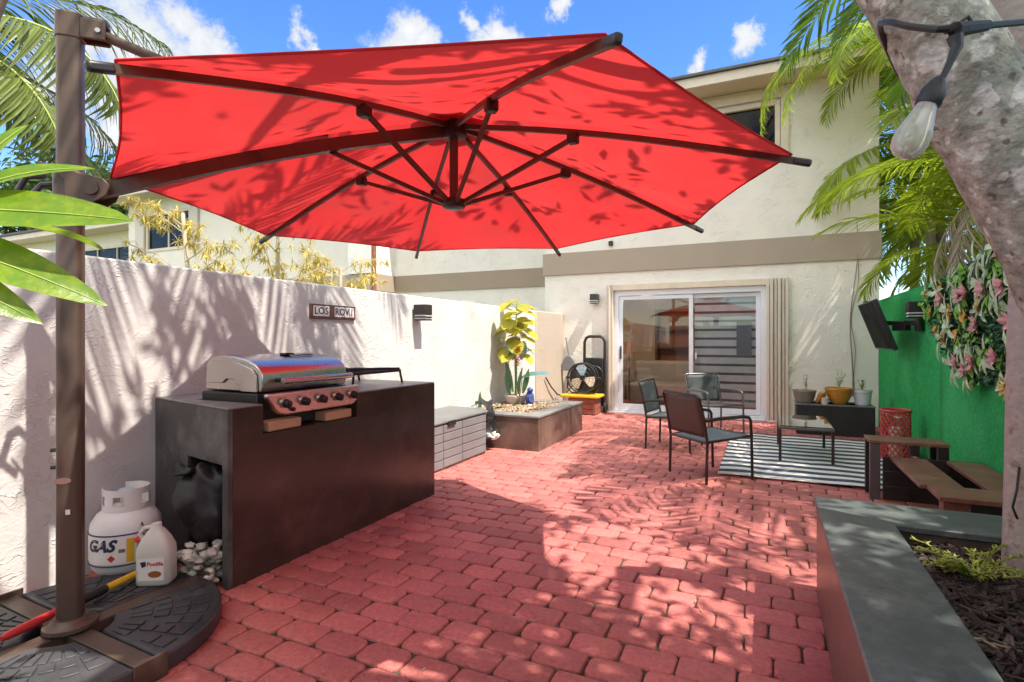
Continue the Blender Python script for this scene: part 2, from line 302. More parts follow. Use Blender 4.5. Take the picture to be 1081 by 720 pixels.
class MB:
    def __init__(s): s.v = []; s.f = []
    def add(s, vs, fs):
        n = len(s.v); s.v.extend([tuple(v) for v in vs]); s.f.extend([tuple(i+n for i in f) for f in fs]); return s
    def box(s, x0, x1, y0, y1, z0, z1):
        return s.add([(x0,y0,z0),(x1,y0,z0),(x1,y1,z0),(x0,y1,z0),(x0,y0,z1),(x1,y0,z1),(x1,y1,z1),(x0,y1,z1)],
                     [(0,3,2,1),(4,5,6,7),(0,1,5,4),(1,2,6,5),(2,3,7,6),(3,0,4,7)])
    def cbox(s, c, size, rot=(0,0,0)):
        m = Euler(rot).to_matrix(); c = Vector(c); h = Vector(size)/2
        vs = [c+m@Vector((sx*h.x,sy*h.y,sz*h.z)) for sz in (-1,1) for sx,sy in ((-1,-1),(1,-1),(1,1),(-1,1))]
        return s.add(vs, [(0,3,2,1),(4,5,6,7),(0,1,5,4),(1,2,6,5),(2,3,7,6),(3,0,4,7)])
    def bar(s, a, b, wx, wz, up=(0,0,1)):
        a = Vector(a); b = Vector(b); d = (b-a).normalized(); u = Vector(up)
        sx = d.cross(u)
        if sx.length < 1e-4: sx = d.cross(Vector((0,1,0)))
        sx.normalize(); uz = sx.cross(d).normalized()
        vs = []
        for p in (a, b):
            for i, j in ((-1,-1),(1,-1),(1,1),(-1,1)): vs.append(p+sx*wx/2*i+uz*wz/2*j)
        return s.add(vs, [(0,3,2,1),(4,5,6,7),(0,1,5,4),(1,2,6,5),(2,3,7,6),(3,0,4,7)])
    def tube(s, pts, rad, n=10, cap=True, sq=1.0):
        pts = [Vector(p) for p in pts]; k = len(pts)
        rads = rad if isinstance(rad, (list, tuple)) else [rad]*k
        base = len(s.v); t0 = (pts[1]-pts[0]).normalized()
        u = t0.cross(Vector((0,0,1)));
        if u.length < 1e-3: u = t0.cross(Vector((0,1,0)))
        u.normalize()
        for i, p in enumerate(pts):
            t = (pts[min(i+1,k-1)]-pts[max(i-1,0)]).normalized()
            u = (u-t*u.dot(t)).normalized(); v = t.cross(u)
            for j in range(n):
                a = 2*PI*j/n; s.v.append(tuple(p+(u*math.cos(a)+v*math.sin(a)*sq)*rads[i]))
        for i in range(k-1):
            for j in range(n):
                a = base+i*n+j; b = base+i*n+(j+1)%n; s.f.append((a, b, b+n, a+n))
        if cap:
            s.f.append(tuple(base+j for j in reversed(range(n)))); s.f.append(tuple(base+(k-1)*n+j for j in range(n)))
        return s
    def lathe(s, prof, c=(0,0,0), n=28, wob=0):
        c = Vector(c); base = len(s.v); k = len(prof)
        for r, z in prof:
            for j in range(n):
                a = 2*PI*j/n; q = 1+wob*math.sin(a*3+z*20); s.v.append((c.x+r*q*math.cos(a), c.y+r*q*math.sin(a), c.z+z))
        for i in range(k-1):
            for j in range(n):
                a = base+i*n+j; b = base+i*n+(j+1)%n; s.f.append((a, b, b+n, a+n))
        s.f.append(tuple(base+j for j in reversed(range(n)))); s.f.append(tuple(base+(k-1)*n+j for j in range(n)))
        return s
    def prism(s, poly, a, b, axis='z'):
        def P(p, h):
            return {'z': (p[0],p[1],h), 'y': (p[0],h,p[1]), 'x': (h,p[0],p[1])}[axis]
        n = len(poly); base = len(s.v)
        s.v += [P(p,a) for p in poly]+[P(p,b) for p in poly]
        s.f.append(tuple(base+i for i in reversed(range(n)))); s.f.append(tuple(base+n+i for i in range(n)))
        for i in range(n): s.f.append((base+i, base+(i+1)%n, base+n+(i+1)%n, base+n+i))
        return s
    def blob(s, c, r, n=8, m=5, wob=.15, rg=rnd):
        c = Vector(c); base = len(s.v); r = Vector(r) if hasattr(r,'__len__') else Vector((r,r,r))
        off = Vector((rg.random()*50, rg.random()*50, rg.random()*50))
        for i in range(m+1):
            th = PI*i/m
            for j in range(n):
                a = 2*PI*j/n; d = Vector((math.sin(th)*math.cos(a), math.sin(th)*math.sin(a), math.cos(th)))
                q = 1+wob*mnoise.noise(d*1.7+off)*2
                s.v.append((c.x+d.x*r.x*q, c.y+d.y*r.y*q, c.z+d.z*r.z*q))
        for i in range(m):
            for j in range(n):
                a = base+i*n+j; b = base+i*n+(j+1)%n; s.f.append((a, a+n, b+n, b))
        return s
    def leaf(s, p, d, L, W, nrm=(0,0,1), curl=.2, fold=.15, seg=3, tipw=.0):
        # a folded pointed leaf blade from p along d
        p = Vector(p); d = Vector(d).normalized(); n = Vector(nrm); sd = d.cross(n)
        if sd.length < 1e-3: sd = d.cross(Vector((1,0,.3)))
        sd.normalize(); up = sd.cross(d).normalized(); base = len(s.v)
        for i in range(seg+1):
            t = i/seg; wd = W*.5*(math.sin(PI*min(1, t*.92+.06))**.8)*(1 if i < seg else tipw)
            c = p+d*(L*t)-up*(curl*L*t*t)
            s.v.append(tuple(c-sd*wd+up*fold*wd)); s.v.append(tuple(c)); s.v.append(tuple(c+sd*wd+up*fold*wd))
        for i in range(seg):
            a = base+i*3; s.f += [(a,a+1,a+4,a+3),(a+1,a+2,a+5,a+4)]
        return s
    def build(s, name, m, parent=None, world=True, bevel=0, seg=2, sharp=35, smooth=True, sub=0):
        vs = s.v
        if parent and world:
            r = root_of(parent).location; vs = [(v[0]-r[0], v[1]-r[1], v[2]-r[2]) for v in vs]
        me = bpy.data.meshes.new(name); me.from_pydata(vs, [], s.f); me.update()
        bm = bmesh.new(); bm.from_mesh(me); bmesh.ops.recalc_face_normals(bm, faces=bm.faces) if len(s.f) < 4000 else None
        bm.to_mesh(me); bm.free()
        me.materials.append(m)
        if smooth:
            me.shade_smooth(); me.set_sharp_from_angle(angle=R(sharp))
        o = bpy.data.objects.new(name, me); COL.objects.link(o)
        if parent: o.parent = parent
        if bevel:
            b = o.modifiers.new('bevel', 'BEVEL'); b.width = bevel; b.segments = seg; b.limit_method = 'ANGLE'; b.angle_limit = R(40); b.harden_normals = False
        if sub:
            q = o.modifiers.new('sub', 'SUBSURF'); q.levels = sub; q.render_levels = sub
        return o

def wall_holes(plane, x0, x1, z0, z1, holes, a, b):
    # slab with rectangular openings, in plane 'y' (x,z) or 'x' (y,z), between a and b
    xs = sorted({x0, x1}|{h[0] for h in holes}|{h[1] for h in holes}); zs = sorted({z0, z1}|{h[2] for h in holes}|{h[3] for h in holes})
    def solid(i, j):
        if i < 0 or j < 0 or i >= len(xs)-1 or j >= len(zs)-1: return False
        cx = (xs[i]+xs[i+1])/2; cz = (zs[j]+zs[j+1])/2
        return not any(h[0] < cx < h[1] and h[2] < cz < h[3] for h in holes)
    idx = {}; mb = MB()
    def V(i, j, k):
        if (i,j,k) not in idx:
            idx[(i,j,k)] = len(mb.v); h = (a,b)[k]
            mb.v.append((xs[i],h,zs[j]) if plane == 'y' else (h,xs[i],zs[j]))
        return idx[(i,j,k)]
    for i in range(len(xs)-1):
        for j in range(len(zs)-1):
            if not solid(i,j): continue
            mb.f.append((V(i,j,0),V(i+1,j,0),V(i+1,j+1,0),V(i,j+1,0))); mb.f.append((V(i,j,1),V(i,j+1,1),V(i+1,j+1,1),V(i+1,j,1)))
            if not solid(i-1,j): mb.f.append((V(i,j,0),V(i,j+1,0),V(i,j+1,1),V(i,j,1)))
            if not solid(i+1,j): mb.f.append((V(i+1,j,0),V(i+1,j,1),V(i+1,j+1,1),V(i+1,j+1,0)))
            if not solid(i,j-1): mb.f.append((V(i,j,0),V(i,j,1),V(i+1,j,1),V(i+1,j,0)))
            if not solid(i,j+1): mb.f.append((V(i,j+1,0),V(i+1,j+1,0),V(i+1,j+1,1),V(i,j+1,1)))
    return mb

def text_mb(txt, size, shear=0, ext=.0015, bold=0.0):
    cu = bpy.data.curves.new('t', 'FONT'); cu.body = txt; cu.size = size; cu.shear = shear; cu.extrude = ext; cu.offset = bold
    cu.align_x = 'CENTER'; cu.align_y = 'CENTER'; cu.resolution_u = 3
    o = bpy.data.objects.new('t', cu); COL.objects.link(o)
    dg = bpy.context.evaluated_depsgraph_get(); dg.update()
    me = bpy.data.meshes.new_from_object(o.evaluated_get(dg))
    mb = MB(); mb.add([v.co[:] for v in me.vertices], [tuple(p.vertices) for p in me.polygons])
    bpy.data.objects.remove(o); bpy.data.curves.remove(cu); bpy.data.meshes.remove(me)
    return mb
def xf(mb, fn): mb.v = [tuple(fn(Vector(v))) for v in mb.v]; return mb

def rrect(x0, x1, y0, y1, r, n=4):
    pts = []
    for cx, cy, a0 in ((x1-r,y1-r,0),(x0+r,y1-r,90),(x0+r,y0+r,180),(x1-r,y0+r,270)):
        for i in range(n+1):
            a = R(a0+90*i/n); pts.append((cx+r*math.cos(a), cy+r*math.sin(a)))
    return pts

# ---------------------------------------------------------------- ground and paving
WX, EX, FY = -3.3, 1.47, 9.25          # left wall face, right wall face, house front
mb = MB().add([(-120,-120,-.09),(120,-120,-.09),(120,160,-.09),(-120,160,-.09)], [(0,1,2,3)])
ids(mb.build('ground', M['soil'], smooth=False), kind='structure')
mb = MB().add([(WX-.02,-1.6,-.014),(EX+.02,-1.6,-.014),(EX+.02,FY,-.014),(WX-.02,FY,-.014)], [(0,1,2,3)])
ids(mb.build('paving_bed', M['joint'], smooth=False), kind='structure')
def pavers():
    mb = MB(); rg = random.Random(3); PX, PY = .214, .142; nrow = int((FY+1.6)/PY)+1
    for r in range(nrow):
        y0 = -1.6+r*PY; off = (r % 2)*PX/2+rg.uniform(-.012,.012)
        x = WX-PX+off
        while x < EX:
            a = max(x, WX)+.0035; b = min(x+PX, EX)-.0035; c = y0+.0035; d = min(y0+PY, FY)-.0035
            x += PX
            if b-a < .02 or d-c < .03: continue
            if a > .55 and c < 2.7: continue
            j = .0028; a += rg.uniform(-j,j); b += rg.uniform(-j,j); c += rg.uniform(-j,j); d += rg.uniform(-j,j)
            rr = min(.032, (b-a)*.4)*rg.uniform(.6,1.3)
            dz = rg.uniform(-.003,.002); tx = rg.uniform(-.012,.012); ty = rg.uniform(-.012,.012); cx=(a+b)/2; cy=(c+d)/2
            base = len(mb.v); n = 0
            for ins, z in ((0,-.03),(0,-.009),(.002,-.0022),(.007,0)):
                pts = rrect(a+ins, b-ins, c+ins, d-ins, max(.006, rr-ins*.6), 3); n = len(pts)
                for k, p in enumerate(pts):
                    q = mnoise.noise(Vector((p[0]*22, p[1]*26, 3)))*.0042
                    mb.v.append((p[0]+q, p[1]+q, z+dz+(p[0]-cx)*tx+(p[1]-cy)*ty))
            for i in range(3):
                for k in range(n):
                    k2 = (k+1) % n; mb.f.append((base+i*n+k, base+i*n+k2, base+(i+1)*n+k2, base+(i+1)*n+k))
            mb.f.append(tuple(base+3*n+k for k in range(n)))
    return mb
ids(pavers().build('patio_paving', M['paver'], sharp=60), kind='structure')

# ---------------------------------------------------------------- left garden wall
t = thing('garden_wall', (WX-.08, 3, 0), 'long white trowelled stucco wall running along the left side of the patio', 'wall')
MB().box(WX-.17, WX, -1.8, 7.95, -.08, 1.70).build('wall', M['stucco_white'], t, bevel=.012)
t = thing('garden_wall', (WX-.08, 8.6, 0), 'short tan stucco wall end joining the house beside the dustpan', 'wall')
MB().box(WX-.18, WX+.012, 7.953, FY-.003, -.08, 1.70).build('wall', M['stucco_tan'], t, bevel=.012)

# ---------------------------------------------------------------- house with sliding door
hs = thing('house', (-1.1, FY, 0), 'cream two storey stucco house with taupe band and sliding glass door', 'house')
DX0, DX1, DH = -2.36, .0, 2.08
wall_holes('y', -3.65, 1.47, -.08, 5.12, [(DX0, DX1, -.08, DH), (-1.5, .20, 4.02, 4.90)], FY, FY+.2).build('wall', M['stucco_cream'], hs)
for xa in (-3.65, 1.27): MB().box(xa, xa+.2, FY+.2, 14, -.08, 5.12).build('side_wall', M['stucco_cream'], hs)
MB().box(-3.68, 1.50, FY-.035, FY-.002, 2.40, 2.795).box(1.473, 1.50, FY-.002, 16, 2.40, 2.795).build('trim_band', M['taupe'], hs, bevel=.006)
# eave
MB().box(-4.0, 1.9, FY-.50, FY+.1, 5.125, 5.16).build('soffit', M['soffit'], hs)
MB().box(-4.0, 1.9, FY-.545, FY-.503, 5.10, 5.25).build('fascia', M['trim_cream'], hs, bevel=.004)
MB().add([(-4.05,FY-.60,5.253),(1.95,FY-.60,5.253),(1.95,14.5,6.9),(-4.05,14.5,6.9),(-4.05,FY-.60,5.29),(1.95,FY-.60,5.29),(1.95,14.5,6.94),(-4.05,14.5,6.94)],
         [(0,3,2,1),(4,5,6,7),(0,1,5,4),(1,2,6,5),(2,3,7,6),(3,0,4,7)]).build('roof', M['shingle'], hs)
# upper window
def window(parent, x0, x1, z0, z1, y, fw=.07, fm='trim_cream', mull=1, outer=True):
    f = MB(); d0, d1 = y-.03, y+.07
    f.box(x0, x1, d0, d1, z0, z0+fw).box(x0, x1, d0, d1, z1-fw, z1).box(x0, x0+fw, d0, d1, z0+fw, z1-fw).box(x1-fw, x1, d0, d1, z0+fw, z1-fw)
    for k in range(mull):
        xm = x0+(x1-x0)*(k+1)/(mull+1); f.box(xm-.02, xm+.02, d0+.02, d1-.01, z0+fw, z1-fw)
    wn = f.build('window', M[fm], parent, bevel=.004)
    MB().box(x0+fw, x1-fw, y+.03, y+.036, z0+fw, z1-fw).build('pane', M['win_glass'], wn)
    MB().box(x0+.01, x1-.01, y+.16, y+.19, z0+.01, z1-.01).build('blind', M['room_wall'], wn)
    return wn
window(hs, -1.5, .20, 4.02, 4.90, FY, .07)
MB().box(-1.6, .32, FY-.05, FY-.032, 4.93, 5.06).box(.21, .32, FY-.05, FY-.002, 4.02, 4.928).build('window_surround', M['trim_cream'], hs, bevel=.004)
# sliding door
fr = MB().box(DX0, DX1, FY+.0, FY+.12, DH-.09, DH).box(DX0, DX0+.07, FY+.0, FY+.12, .0, DH-.09).box(DX1-.07, DX1, FY+.0, FY+.12, 0, DH-.09).box(DX0, DX1, FY-.03, FY+.14, -.02, .0).box(DX0, DX1, FY-.02, FY+.12, .0, .05)
door = fr.build('sliding_door', M['alu_white'], hs, bevel=.004)
def sash(x0, x1, y, name='door_sash'):
    z0, z1, s = .055, DH-.095, .065
    o = MB().box(x0, x1, y, y+.035, z0, z0+.09).box(x0, x1, y, y+.035, z1-s, z1).box(x0, x0+s, y, y+.035, z0+.09, z1-s).box(x1-s, x1, y, y+.035, z0+.09, z1-s).build(name, M['alu_white'], door, bevel=.004)
    MB().box(x0+s, x1-s, y+.014, y+.02, z0+.09, z1-s).build('pane', M['glass'], door); return o
sash(DX0+.072, -1.07, FY+.02); sash(-1.14, DX1-.072, FY+.065)
MB().cbox((DX0+.105, FY+.010, 1.02), (.022,.035,.22)).build('handle', M['black_plastic'], door, bevel=.005)
MB().cbox((-1.03, FY+.055, .98), (.03,.025,.10)).build('latch', M['lamp_white'], door, bevel=.004)
MB().box(-1.06, DX1-.14, FY+.16, FY+.166, .16, DH-.1).build('blind', M['blind'], hs)
MB().box(-1.08, DX1-.12, FY+.15, FY+.21, DH-.098, DH-.03).build('blind_head_rail', M['shutter_cream'], hs)
MB().box(-.42, -.20, FY+.105, FY+.108, .98, 1.52).build('grey_panel', mat('flat_grey', (.24,.23,.25), .7), hs)  # plain grey rectangle between the right pane and the blind
# header and accordion shutter stacks
MB().box(DX0-.06, DX1+.09, FY-.055, FY-.003, DH+.003, DH+.10).build('door_header', M['trim_cream'], hs, bevel=.004)
def accordion(x0, n, w, name='accordion_shutter'):
    mb = MB()
    for k in range(n):
        xa = x0+k*w
        mb.box(xa, xa+w*.82, FY-.06-(.035 if k % 2 else 0), FY-.003, .02, DH+.10)
    return mb.build(name, M['shutter_cream'], hs, bevel=.006)
accordion(DX0-.13, 3, .042); accordion(DX1+.012, 6, .052)
MB().box(DX0-.13, DX1+.32, FY-.10, FY-.035, -.01, .016).build('shutter_track', M['alu_white'], hs)
MB().cbox((-2.42, FY-.03, 2.90), (.07,.05,.08)).build('motion_sensor', M['black_plastic'], hs, bevel=.008)
# living room behind the glass
rm = MB().box(-3.4, 1.25, 12.6, 12.7, 0, 2.4).box(-3.45, -3.4, FY+.21, 12.7, 0, 2.4).box(1.22, 1.265, FY+.21, 12.7, 0, 2.4).box(-3.45, 1.265, FY+.21, 12.7, 2.4, 2.45)
rm.build('room_wall', M['room_wall'], hs)
MB().box(-3.4, 1.22, FY+.21, 12.6, -.05, .0).build('room_floor', M['room_floor'], hs)
t = thing('ceiling_lamp', (-1.95, 10.0, 2.4), 'round white lit lamp on the living room ceiling behind the glass', 'ceiling lamp')
lm_ = bpy.data.materials.new('lit_lamp_glass'); lm_.use_nodes = True; lp_ = lm_.node_tree.nodes['Principled BSDF']
lp_.inputs['Base Color'].default_value = (.8,.8,.78,1); lp_.inputs['Emission Color'].default_value = (1,.93,.82,1); lp_.inputs['Emission Strength'].default_value = 1.2
MB().lathe([(.03,-.11),(.10,-.10),(.15,-.06),(.16,-.03)], (-1.95,10.0,2.385), 24).build('shade', lm_, t, sharp=80)
MB().lathe([(.165,-.03),(.165,.0)], (-1.95,10.0,2.395), 24).build('base', M['alu_white'], t)
pl_ = bpy.data.lights.new('ceiling_lamp_light', 'POINT'); plo = bpy.data.objects.new('ceiling_lamp_light', pl_); COL.objects.link(plo)
pl_.energy = 5.5; pl_.color = (1, .86, .68); pl_.shadow_soft_size = .15; plo.parent = t; plo.location = (0, 0, -.35)
t = thing('sofa', (-1.7, 10.6, 0), 'taupe sofa inside the living room behind the left glass pane', 'sofa')
MB().box(-2.4, -1.2, 10.2, 11.0, .08, .42).build('seat', M['sofa'], t, bevel=.05)
MB().box(-2.4, -1.2, 11.003, 11.25, .08, .82).build('backrest', M['sofa'], t, bevel=.06)
for xx in (-2.58, -1.197): MB().box(xx, xx+.177, 10.2, 11.25, .08, .60).build('armrest', M['sofa'], t, bevel=.05)
t = thing('table_lamp', (-2.22, 9.75, 0), 'orange shaded lamp on a slim stand just inside the glass door', 'lamp')
MB().lathe([(.10,0),(.10,.02),(.015,.03),(.012,.95),(.012,1.0)], (-2.22,9.75,0)).build('stand', M['brown_wood'], t)
MB().lathe([(.11,.98),(.07,1.2)], (-2.22,9.75,0)).build('shade', M['lampshade'], t)
t = thing('cabinet', (-1.5, 12.3, 0), 'tall brown wooden shelf cabinet at the back of the living room', 'cabinet')
cb = MB().box(-2.2, -.7, 12.15, 12.55, 0, .06).box(-2.2, -.7, 12.15, 12.55, 1.85, 1.9).box(-2.2,-2.15,12.15,12.55,.06,1.85).box(-.75,-.7,12.15,12.55,.06,1.85)
for z in (.6, 1.05, 1.45): cb.box(-2.15, -.75, 12.17, 12.55, z, z+.035)
cb.build('frame', M['brown_wood'], t)
MB().box(-2.15, -.75, 12.555, 12.57, .06, 1.85).build('back_panel', M['lampshade'], t)

# ---------------------------------------------------------------- neighbouring houses beyond the wall
hb = thing('house', (-6, 11, 0), 'cream neighbouring house set back beyond the left wall with a taupe band', 'house')
MB().box(-8.35, -3.70, 11.0, 11.2, -.08, 5.2).box(-8.55, -8.35, 10.22, 11.2, -.08, 5.2).build('wall', M['stucco_cream'], hb)
MB().box(-8.31, -3.70, 10.96, 10.997, 2.40, 2.80).box(-8.347, -8.31, 10.22, 10.997, 2.40, 2.80).build('trim_band', M['taupe_far'], hb)
MB().tube([(-8.30,10.17,-.05),(-8.30,10.17,5.1)], .05, 8).build('downspout', M['wood_box'], hb)
MB().box(-8.8, -3.66, 10.5, 15, 5.21, 5.4).build('roof', M['shingle'], hb)
hc = thing('house', (-13, 10.2, 0), 'pale neighbouring house far left with dark upper windows above the wall', 'house')
wall_holes('y', -17.6, -8.57, -.08, 5.4, [(-16.9, -14.85, 3.85, 5.02)], 10.2, 10.4).build('wall', M['stucco_cream_far'], hc)
MB().box(-17.8, -17.6, 10.2, 11.7, -.08, 5.4).build('side_wall', M['stucco_cream_far'], hc)
wall_holes('y', -30, -17.81, -.08, 5.1, [(-23.5, -19.9, 3.6, 4.62)], 11.7, 11.9).build('rear_wall', M['stucco_cream_far'], hc)
MB().box(-9.05, -8.36, 10.12, 10.197, 2.80, 5.4).build('pilaster', M['lamp_white'], hc)
MB().box(-17.6, -8.36, 10.15, 10.197, 2.2, 2.79).build('trim_band', M['taupe'], hc)
window(hc, -16.9, -14.85, 3.85, 5.02, 10.2, .09, 'trim_cream', 1)
window(hc, -23.5, -19.9, 3.6, 4.62, 11.7, .09, 'trim_cream', 2)
for xa, xb, ya, za in ((-17.35,-16.93,10.12,3.8),(-14.82,-14.5,10.12,3.8),(-19.85,-19.2,11.6,3.5)): MB().box(xa,xb,ya,ya+.06,za,za+1.25).build('accordion_shutter', M['shutter_cream'], hc, bevel=.01)
MB().box(-18.1, -8.0, 9.55, 10.2, 5.40, 5.44).box(-31, -18.12, 11.0, 11.7, 5.1, 5.14).build('soffit', M['soffit'], hc)
MB().box(-18.1, -8.0, 9.48, 9.547, 5.38, 5.58).box(-31, -18.12, 10.93, 10.997, 5.08, 5.27).build('fascia', M['trim_cream'], hc)
MB().add([(-18.2,9.42,5.585),(-7.9,9.42,5.585),(-7.9,15,6.2),(-18.2,15,6.2),(-18.2,9.42,5.63),(-7.9,9.42,5.63),(-7.9,15,6.25),(-18.2,15,6.25)],
         [(0,3,2,1),(4,5,6,7),(0,1,5,4),(1,2,6,5),(2,3,7,6),(3,0,4,7)]).build('roof', M['shingle'], hc)
MB().box(-31, -18.22, 10.87, 16, 5.275, 5.36).build('roof', M['shingle'], hc)

# ---------------------------------------------------------------- right wall with green carpet
t = thing('garden_wall', (EX+.08, 4.5, 0), 'right boundary wall covered in bright green artificial turf', 'wall')
MB().box(EX+.012, EX+.16, -1.6, FY-.003, -.08, 1.785).build('wall', M['stucco_tan'], t)
def carpet(y0, y1, z0, z1, th, name, seed):
    ny, nz = 40, 20; mb = MB(); vs = []
    for i in range(ny+1):
        for j in range(nz+1):
            y = y0+(y1-y0)*i/ny; z = z0+(z1-z0)*j/nz
            dd = .010*mnoise.noise(Vector((y*1.6, z*.9, seed)))+.006*mnoise.noise(Vector((y*5, z*2, seed+4)))
            vs.append((EX-.004-th-abs(dd), y, z))
    fs = [(i*(nz+1)+j, i*(nz+1)+j+1, (i+1)*(nz+1)+j+1, (i+1)*(nz+1)+j) for i in range(ny) for j in range(nz)]
    mb.add(vs, fs); o = mb.build(name, M['carpet_green'], t)
    so = o.modifiers.new('thick', 'SOLIDIFY'); so.thickness = .010; so.offset = -1
    return o
carpet(6.12, FY-.01, .005, 1.80, .004, 'turf_carpet', 1); carpet(-1.5, 6.14, .005, 1.795, .020, 'turf_carpet', 9)

# ---------------------------------------------------------------- right raised planter
t = thing('raised_planter', (.6, 1.5, 0), 'raised planter with slate grey coping and brown sides at the right foreground', 'planter')
PXa, PXb, PYb, PYa = .215, .49, 3.06, 2.73
MB().box(PXa+.012, PXb-.02, -1.5, PYb-.012, -.02, .445).box(PXb-.02, EX-.05, PYa+.02, PYb-.012, -.02, .445).build('side', M['planter_side'], t, bevel=.006)
cop = [(PXa,-1.5),(PXa,PYb),(EX-.045,PYb),(EX-.045,PYa),(PXb,PYa),(PXb,-1.5)]
MB().prism(cop, .447, .478).build('coping', M['planter_top'], t, bevel=.006)
MB().add([(PXb-.02,-1.5,.385),(EX-.04,-1.5,.385),(EX-.04,PYa+.02,.40),(PXb-.02,PYa+.02,.40)], [(0,1,2,3)]).build('soil', M['mulch_base'], t)
def mulch():
    mb = MB(); rg = random.Random(11)
    for k in range(6500):
        y = 2.72-abs(rg.gauss(0, .9))*.9 if k % 2 else rg.uniform(.4, 2.72)
        x = rg.uniform(PXb, EX-.06)
        if not (.3 < y < 2.72): continue
        L = rg.uniform(.025,.095); W = rg.uniform(.004,.013)
        mb.cbox((x, y, .397+rg.uniform(0,.022)), (L, W, rg.uniform(.003,.008)), (rg.gauss(0,.3), rg.gauss(0,.3), rg.uniform(0,6.28)))
    return mb
ids(mulch().build('bark_mulch', M['mulch'], smooth=False), 'dark brown bark mulch filling the raised planter', 'mulch', kind='stuff')

def sprig(name, loc, n, h, spread, label, seed):
    rg = random.Random(seed); t = thing(name, loc, label, 'plant', 'low succulents in the mulch'); st = MB(); lf = MB(); L0 = Vector(loc)
    for k in range(n):
        a = rg.uniform(0, 2*PI); d = Vector((math.cos(a)*spread, math.sin(a)*spread, h*rg.uniform(.5,1.1)))*rg.uniform(.45,1)
        pts = [L0+d*q+Vector((0,0,h*.25*math.sin(q*PI))) for q in (0,.25,.5,.75,1)]
        st.tube(pts, .0025, 5)
        for q in range(26):
            f = q/26; p = L0+d*f+Vector((0,0,h*.25*math.sin(f*PI)))
            b = rg.uniform(0,2*PI); lf.leaf(p, (math.cos(b), math.sin(b), rg.uniform(.1,1)), rg.uniform(.016,.03), .008, curl=.1, seg=2)
    st.build('stem', M['succulent'], t); lf.build('foliage', M['succulent'], t)
sprig('succulent', (.66, 2.40, .40), 30, .12, .20, 'spreading yellow green succulent nearest the inner corner of the planter', 1)
sprig('succulent', (.84, 2.24, .40), 22, .18, .22, 'taller yellow green succulent in front of the pale slender trunk', 2)
sprig('succulent', (.85, 1.82, .40), 20, .24, .20, 'upright yellow green succulent at the right edge of the mulch', 3)

# ---------------------------------------------------------------- grill counter
CX, CY0, CY1, CZ = -2.42, 1.85, 3.71, .905
t = thing('grill_counter', (-2.86, 2.78, 0), 'dark masonry outdoor kitchen counter holding the stainless grill', 'counter')
NY0, NY1, NZ = 2.06, 2.79, .745
OX0, OX1, OZ = -2.86, -2.475, .615
b = MB().box(WX+.005, CX, NY1, CY1, -.02, CZ-.0105)                       # right block
b.box(WX+.005, CX, NY0, NY1, -.02, NZ).box(WX+.005, -2.98, NY0, NY1, NZ, CZ-.0105)
b.box(WX+.005, OX0, CY0+.03, NY0, -.02, CZ-.0105).box(OX1, CX, CY0+.03, NY0, -.02, CZ-.0105).box(OX0, OX1, CY0+.03, NY0, OZ, CZ-.0105)
def skew(v):
    return Vector((v.x, v.y+((CX-v.x)*.215*(NY0-v.y)/(NY0-CY0) if v.y < NY0 else 0), v.z))
xf(b, skew).build('body', M['counter_front'], t)
xf(wall_holes('y', WX+.005, CX, -.02, CZ-.0105, [(OX0, OX1, -.02, OZ)], CY0, CY0+.028), skew).build('end_panel', M['counter_end'], t)
xf(MB().prism([(WX+.005,CY0),(CX,CY0),(CX,NY0),(-2.98,NY0),(-2.98,NY1),(CX,NY1),(CX,CY1),(WX+.005,CY1)], CZ-.010, CZ), skew).build('countertop', M['counter_top'], t, bevel=.004)

g = thing('gas_grill', (-2.7, 2.45, .745), 'stainless steel gas grill built into the dark counter', 'grill')
GY0, GY1 = 2.115, 2.775
prof = [(-2.500,.957),(-2.492,1.00),(-2.494,1.055),(-2.508,1.085),(-2.545,1.110),(-2.62,1.135),(-2.72,1.152),(-2.82,1.158),(-2.90,1.150),(-2.945,1.118),(-2.955,1.04),(-2.955,.957)]
lid = MB().prism(prof, GY0, GY1, 'y').build('lid', M['steel'], g, bevel=.008, sharp=50)
sp = [(-2.52,.958),(-2.525,1.05),(-2.56,1.085),(-2.70,1.125),(-2.90,1.125),(-2.925,1.03),(-2.925,1.0),(-2.80,1.0),(-2.765,1.025),(-2.70,1.025),(-2.645,.958)]
for yy in (GY0-.012, GY1+.002): MB().prism(sp, yy, yy+.010, 'y').build('side_trim', M['steel'], lid, bevel=.003)
MB().cbox((-2.70, (GY0+GY1)/2+.03, 1.158), (.05,.07,.012)).cbox((-2.66,(GY0+GY1)/2+.12,1.150),(.012,.16,.006)).build('thermometer', M['dark_iron'], lid, bevel=.003)
hz = 1.018
MB().tube([(-2.425,GY0+.08,hz),(-2.418,GY0+.20,hz),(-2.416,(GY0+GY1)/2,hz),(-2.418,GY1-.14,hz),(-2.425,GY1-.03,hz)], .017, 12).build('handle', M['steel'], lid)
for yy in (GY0+.10, GY1-.05): MB().tube([(-2.495,yy,hz),(-2.425,yy,hz)], .012, 10).build('handle_bracket', M['dark_iron'], lid)
MB().box(-2.96, -2.51, GY0-.02, GY1+.02, .755, .95).build('firebox', M['black_plastic'], g, bevel=.006)
